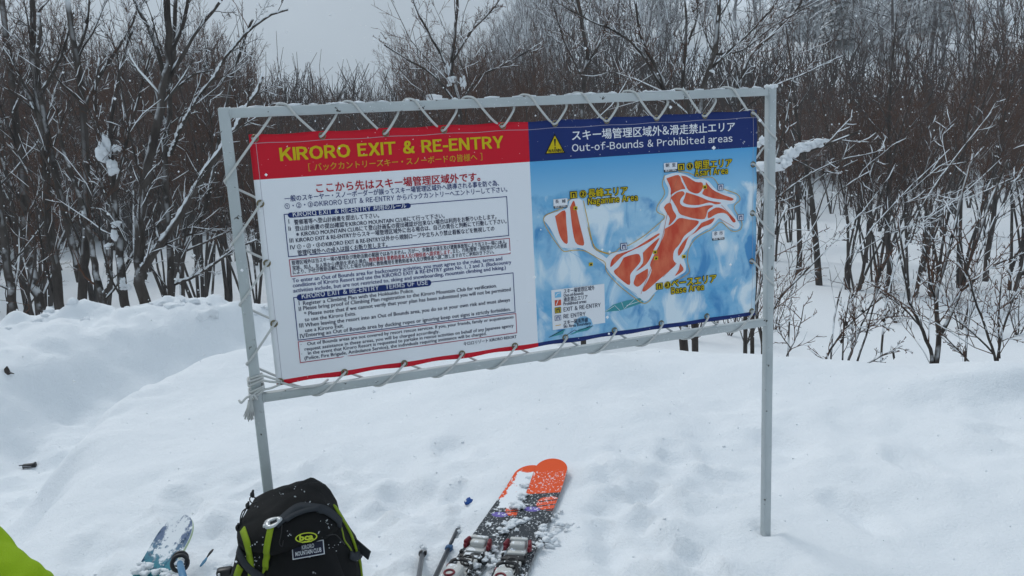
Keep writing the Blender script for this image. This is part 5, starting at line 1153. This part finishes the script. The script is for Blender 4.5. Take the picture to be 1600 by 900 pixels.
# cords and toggles at the left shoulder of the pack
b = MB(); D_ = 2.16
b.tube(smooth_path([pk_px(402, 784, D_), pk_px(394, 786, D_), pk_px(390, 780, D_), pk_px(394, 775, D_), pk_px(402, 780, D_)], 3), .0016, 6)
b.tube(smooth_path([pk_px(390, 792, D_), pk_px(380, 798, D_), pk_px(376, 808, D_), pk_px(375, 818, D_), pk_px(370, 826, D_)], 3), .002, 6); b.tube(smooth_path([pk_px(384, 796, D_), pk_px(378, 810, D_), pk_px(376, 828, D_), pk_px(375, 836, D_)], 3), .002, 6)
b.tube(smooth_path([on_pack(441, 822, .006)[0], on_pack(440, 836, .008)[0], on_pack(437, 848, .007)[0], on_pack(441, 853, .006)[0], on_pack(443, 844, .006)[0]], 3), .0012, 6); b.tube(smooth_path([on_pack(508, 835, .006)[0], on_pack(520, 834, .008)[0], on_pack(530, 845, .006)[0], on_pack(536, 852, .006)[0]], 3), .0012, 6)
b.build('drawcord', M['black_pl'], pk, True)
for px_, py_ in ((394, 773), (371, 825), (387, 791)):
    b = MB(); q = pk_px(px_, py_, D_); b.blob(q, (.006, .006, .009), random.Random(px_), rough=.15); b.tube([q, q + Vector((.004, 0, .013))], [.005, .003], 6); b.build('cord_toggle', M['black_pl'], pk, True)
b = MB(); a = pk_px(378, 868, 2.2); q = pk_px(365, 905, 2.15); b.tube(smooth_path([a, pk_px(372, 880, 2.18), q], 3), [.012] * 7, 8, flat=.35); b.build('shoulder_strap', M['web'], pk, True)
b = MB(); b.box(pk_px(352, 898, 2.2), (.044, .03, .040), bev=.008); b.box(pk_px(364, 902, 2.2), (.03, .03, .03), bev=.008); hb = b.build('hip_belt_buckle', M['black_pl'], pk, True)
b = MB(); q = pk_px(343, 899, 2.18); b.box(q + Vector((0, -.004, 0)), (.007, .006, .016), bev=.002); b.build('buckle_tab', M['metal'], hb, True)
b = MB(); rg = random.Random(12)                                # frost caught on the pack
for (px_, py_, n_, sp_) in ((466, 764, 8, 4), (438, 772, 6, 3), (480, 786, 7, 4), (506, 814, 10, 4), (509, 822, 10, 5), (455, 834, 9, 4), (527, 852, 12, 5), (520, 805, 8, 4), (395, 850, 10, 6), (398, 866, 14, 6), (400, 880, 12, 5), (402, 789, 8, 5), (512, 788, 2, 1), (462, 777, 2, 1), (505, 845, 5, 6), (500, 860, 5, 7), (360, 886, 10, 5), (350, 884, 10, 5), (412, 846, 8, 4)):
    for i in range(max(2, n_ // 2)): 
        q, n__ = on_pack(px_ + rg.gauss(0, sp_), py_ + rg.gauss(0, sp_ * .8), .002); b.blob(q, rg.uniform(.0008, .0022), rg, sub=1)
b.build('frost_speck', mat('frost', (.55, .58, .61), .8), pk, True).__setitem__('kind', 'stuff')

# ------------------------------------------------------------------ person at the lower left edge
def skin_body(name, joints, edges, m, parent, sub=2):
    me_ = bpy.data.meshes.new(name); me_.from_pydata([j[0] for j in joints], edges, []); me_.update(); o = bpy.data.objects.new(name, me_); COL.objects.link(o)
    sk = o.modifiers.new('skin', 'SKIN'); ss = o.modifiers.new('sub', 'SUBSURF'); ss.levels = sub; ss.render_levels = sub
    lay = me_.skin_vertices[0].data if me_.skin_vertices else None
    if lay is None:
        bm = bmesh.new(); bm.from_mesh(me_); bm.verts.layers.skin.verify(); bm.to_mesh(me_); bm.free(); lay = me_.skin_vertices[0].data
    for i, j in enumerate(joints): lay[i].radius = (j[1], j[2] if len(j) > 2 else j[1]); lay[i].use_root = (i == 0)
    bpy.context.view_layer.update(); dg = bpy.context.evaluated_depsgraph_get(); res = bpy.data.meshes.new_from_object(o.evaluated_get(dg))
    bpy.data.objects.remove(o); res.name = name; res.materials.clear(); res.materials.append(m)
    for p_ in res.polygons: p_.use_smooth = True; p_.material_index = 0
    return link(bpy.data.objects.new(name, res), parent)
SHW, E1 = Vector(at(-100, 830, 1.45)), Vector(at(24, 965, 1.36)); OX, OY = SHW.x - .17, SHW.y + .02; gzp = h1(OX, OY)
per = empty('person', (OX, OY, gzp)); tag(per, 'person in a lime green jacket crouching at the lower left edge', 'person')
def PL(x, y, z): return (x, y, z)
o_ = Vector((OX, OY, gzp)); el = E1 - o_; sh = SHW - o_; zt = sh.z
jk = [(PL(-.02, -.22, zt - .42), .19, .16), (PL(-.02, -.14, zt - .22), .20, .16), (PL(-.02, -.04, zt - .03), .20, .15), (PL(-.02, .03, zt + .10), .075), (PL(-.02, .07, zt + .19), .07),
      (tuple(sh), .088), (tuple(el), .080), (PL(el.x - .12, el.y + .2, el.z - .06), .055), (PL(-.22, -.01, zt), .085), (PL(-.34, .12, zt - .25), .070), (PL(-.26, .34, zt - .36), .050)]
jkt = skin_body('jacket', jk, [(0, 1), (1, 2), (2, 3), (3, 4), (2, 5), (5, 6), (6, 7), (2, 8), (8, 9), (9, 10)], fabric('jacket_lime', (.27, .42, .004), .8, False), per, 4)
tr = [(PL(-.02, -.22, zt - .44), .16, .14), (PL(.12, -.02, .36), .095), (PL(.14, .20, .40), .075), (PL(.13, .10, .20), .06), (PL(.13, -.02, .05), .055), (PL(-.16, -.02, .36), .095), (PL(-.20, .20, .40), .075), (PL(-.18, .10, .20), .06), (PL(-.18, -.02, .05), .055)]
skin_body('trousers', tr, [(0, 1), (1, 2), (2, 3), (3, 4), (0, 5), (5, 6), (6, 7), (7, 8)], fabric('trousers_black', (.012, .012, .014), .8, False), per)
for s in (.13, -.18):
    b = MB(); b.box((s, .04, .05), (.10, .29, .11), bev=.04); b.build('boot', M['black_pl'], per, True)
hd = [(PL(-.02, .06, zt + .17), .055), (PL(-.02, .09, zt + .27), .085, .095), (PL(-.02, .09, zt + .35), .078, .09)]
skin_body('head', hd, [(0, 1), (1, 2)], mat('skin_tone', (.45, .28, .20), .6), per)
b = MB(); b.blob((-.02, .08, zt + .35), (.104, .116, .095), random.Random(1), rough=.03, sub=3); b.ring((-.02, .09, zt + .31), (0, .15, 1), .095, .02, 24, 8); b.build('knit_hat', mat('hat_black', (.02, .02, .022), .9), per, True)
b = MB(); b.blob((-.02, .19, zt + .255), (.014, .018, .02), random.Random(1), rough=.05)
for s in (-1, 1): b.blob((-.02 + s * .032, .172, zt + .275), (.010, .008, .006), random.Random(1), rough=.05); b.blob((-.02 + s * .092, .08, zt + .26), (.012, .022, .03), random.Random(1), rough=.05)
b.build('face', mat('skin_detail', (.36, .20, .15), .6), per, True)
def glove(w0, d, m):
    d = Vector(d).normalized(); sd = d.cross(Vector((0, 0, 1))).normalized(); b = MB(); w0 = Vector(w0)
    b.tube([w0, w0 + d * .05, w0 + d * .09], [.038, .045, .038], 10, flat=.6)
    for k_, ln in zip((-1.5, -.5, .5, 1.5), (.062, .074, .070, .055)):
        q = w0 + d * .085 + sd * k_ * .02; b.tube([q, q + d * ln * .5 + Vector((0, 0, -.006)), q + d * ln + Vector((0, 0, -.026))], [.0125, .012, .009], 8)
    q = w0 + d * .03 - sd * .04; b.tube([q, q + d * .035 - sd * .018, q + d * .06 - sd * .016], [.014, .013, .010], 8); return b.build('glove', m, per, True)
gl_m = mat('glove_black', (.015, .015, .017), .7)
glove((el.x - .12, el.y + .2, el.z - .06), (-.3, .7, -.5), gl_m); glove((-.26, .34, zt - .36), (.2, .7, -.5), gl_m)

for v in jkt.data.vertices: v.co += v.normal * .010 * (noise.noise(v.co * 14) + .6 * noise.noise(v.co * 31))

# ------------------------------------------------------------------ falling snow and the air
b = MB(); rg = random.Random(55)
for i in range(3600):
    d = 1.6 + 12 * rg.random() ** 1.3; p = Vector(at(rg.uniform(-150, 1750), rg.uniform(-80, 620), d)) if False else Vector((rg.uniform(-.75, .75) * (d + .3), d, rg.uniform(-.6, 3.4 + .3 * d)))
    if p.z < h1(p.x, p.y) + .05: continue
    r = rg.uniform(.0016, .0036) * (1 + d * .12); b.add([p + Vector(q) * r for q in ((1, 0, 0), (-1, 0, 0), (0, 1, 0), (0, -1, 0), (0, 0, 1), (0, 0, -1))], [(0, 2, 4), (2, 1, 4), (1, 3, 4), (3, 0, 4), (2, 0, 5), (1, 2, 5), (3, 1, 5), (0, 3, 5)])
o = b.build('falling_snow', mat('snowflake', (.85, .87, .9), .8)); o['kind'] = 'stuff'; o['label'] = 'snowflakes drifting through the air'
zmin, zmax = float(ZZ.min()) - 1.0, float(ZZ.max()) + 8
hb_ = MB(); hx, hy0, hy1 = 262.0, -64.0, 372.0
hb_.box((0, (hy0 + hy1) / 2, (zmin + zmax) / 2), (2 * hx, hy1 - hy0, zmax - zmin))
hz = hb_.build('haze', bpy.data.materials.new('haze')); hz['kind'] = 'stuff'; hz['label'] = 'thin snowy haze in the air'
m = hz.data.materials[0]; m.use_nodes = True; m.node_tree.nodes.clear()
pv = m.node_tree.nodes.new('ShaderNodeVolumePrincipled'); pv.inputs['Color'].default_value = (.93, .96, 1, 1); pv.inputs['Density'].default_value = 0.0017; pv.inputs['Anisotropy'].default_value = 0.0
ou = m.node_tree.nodes.new('ShaderNodeOutputMaterial'); m.node_tree.links.new(pv.outputs[0], ou.inputs['Volume'])
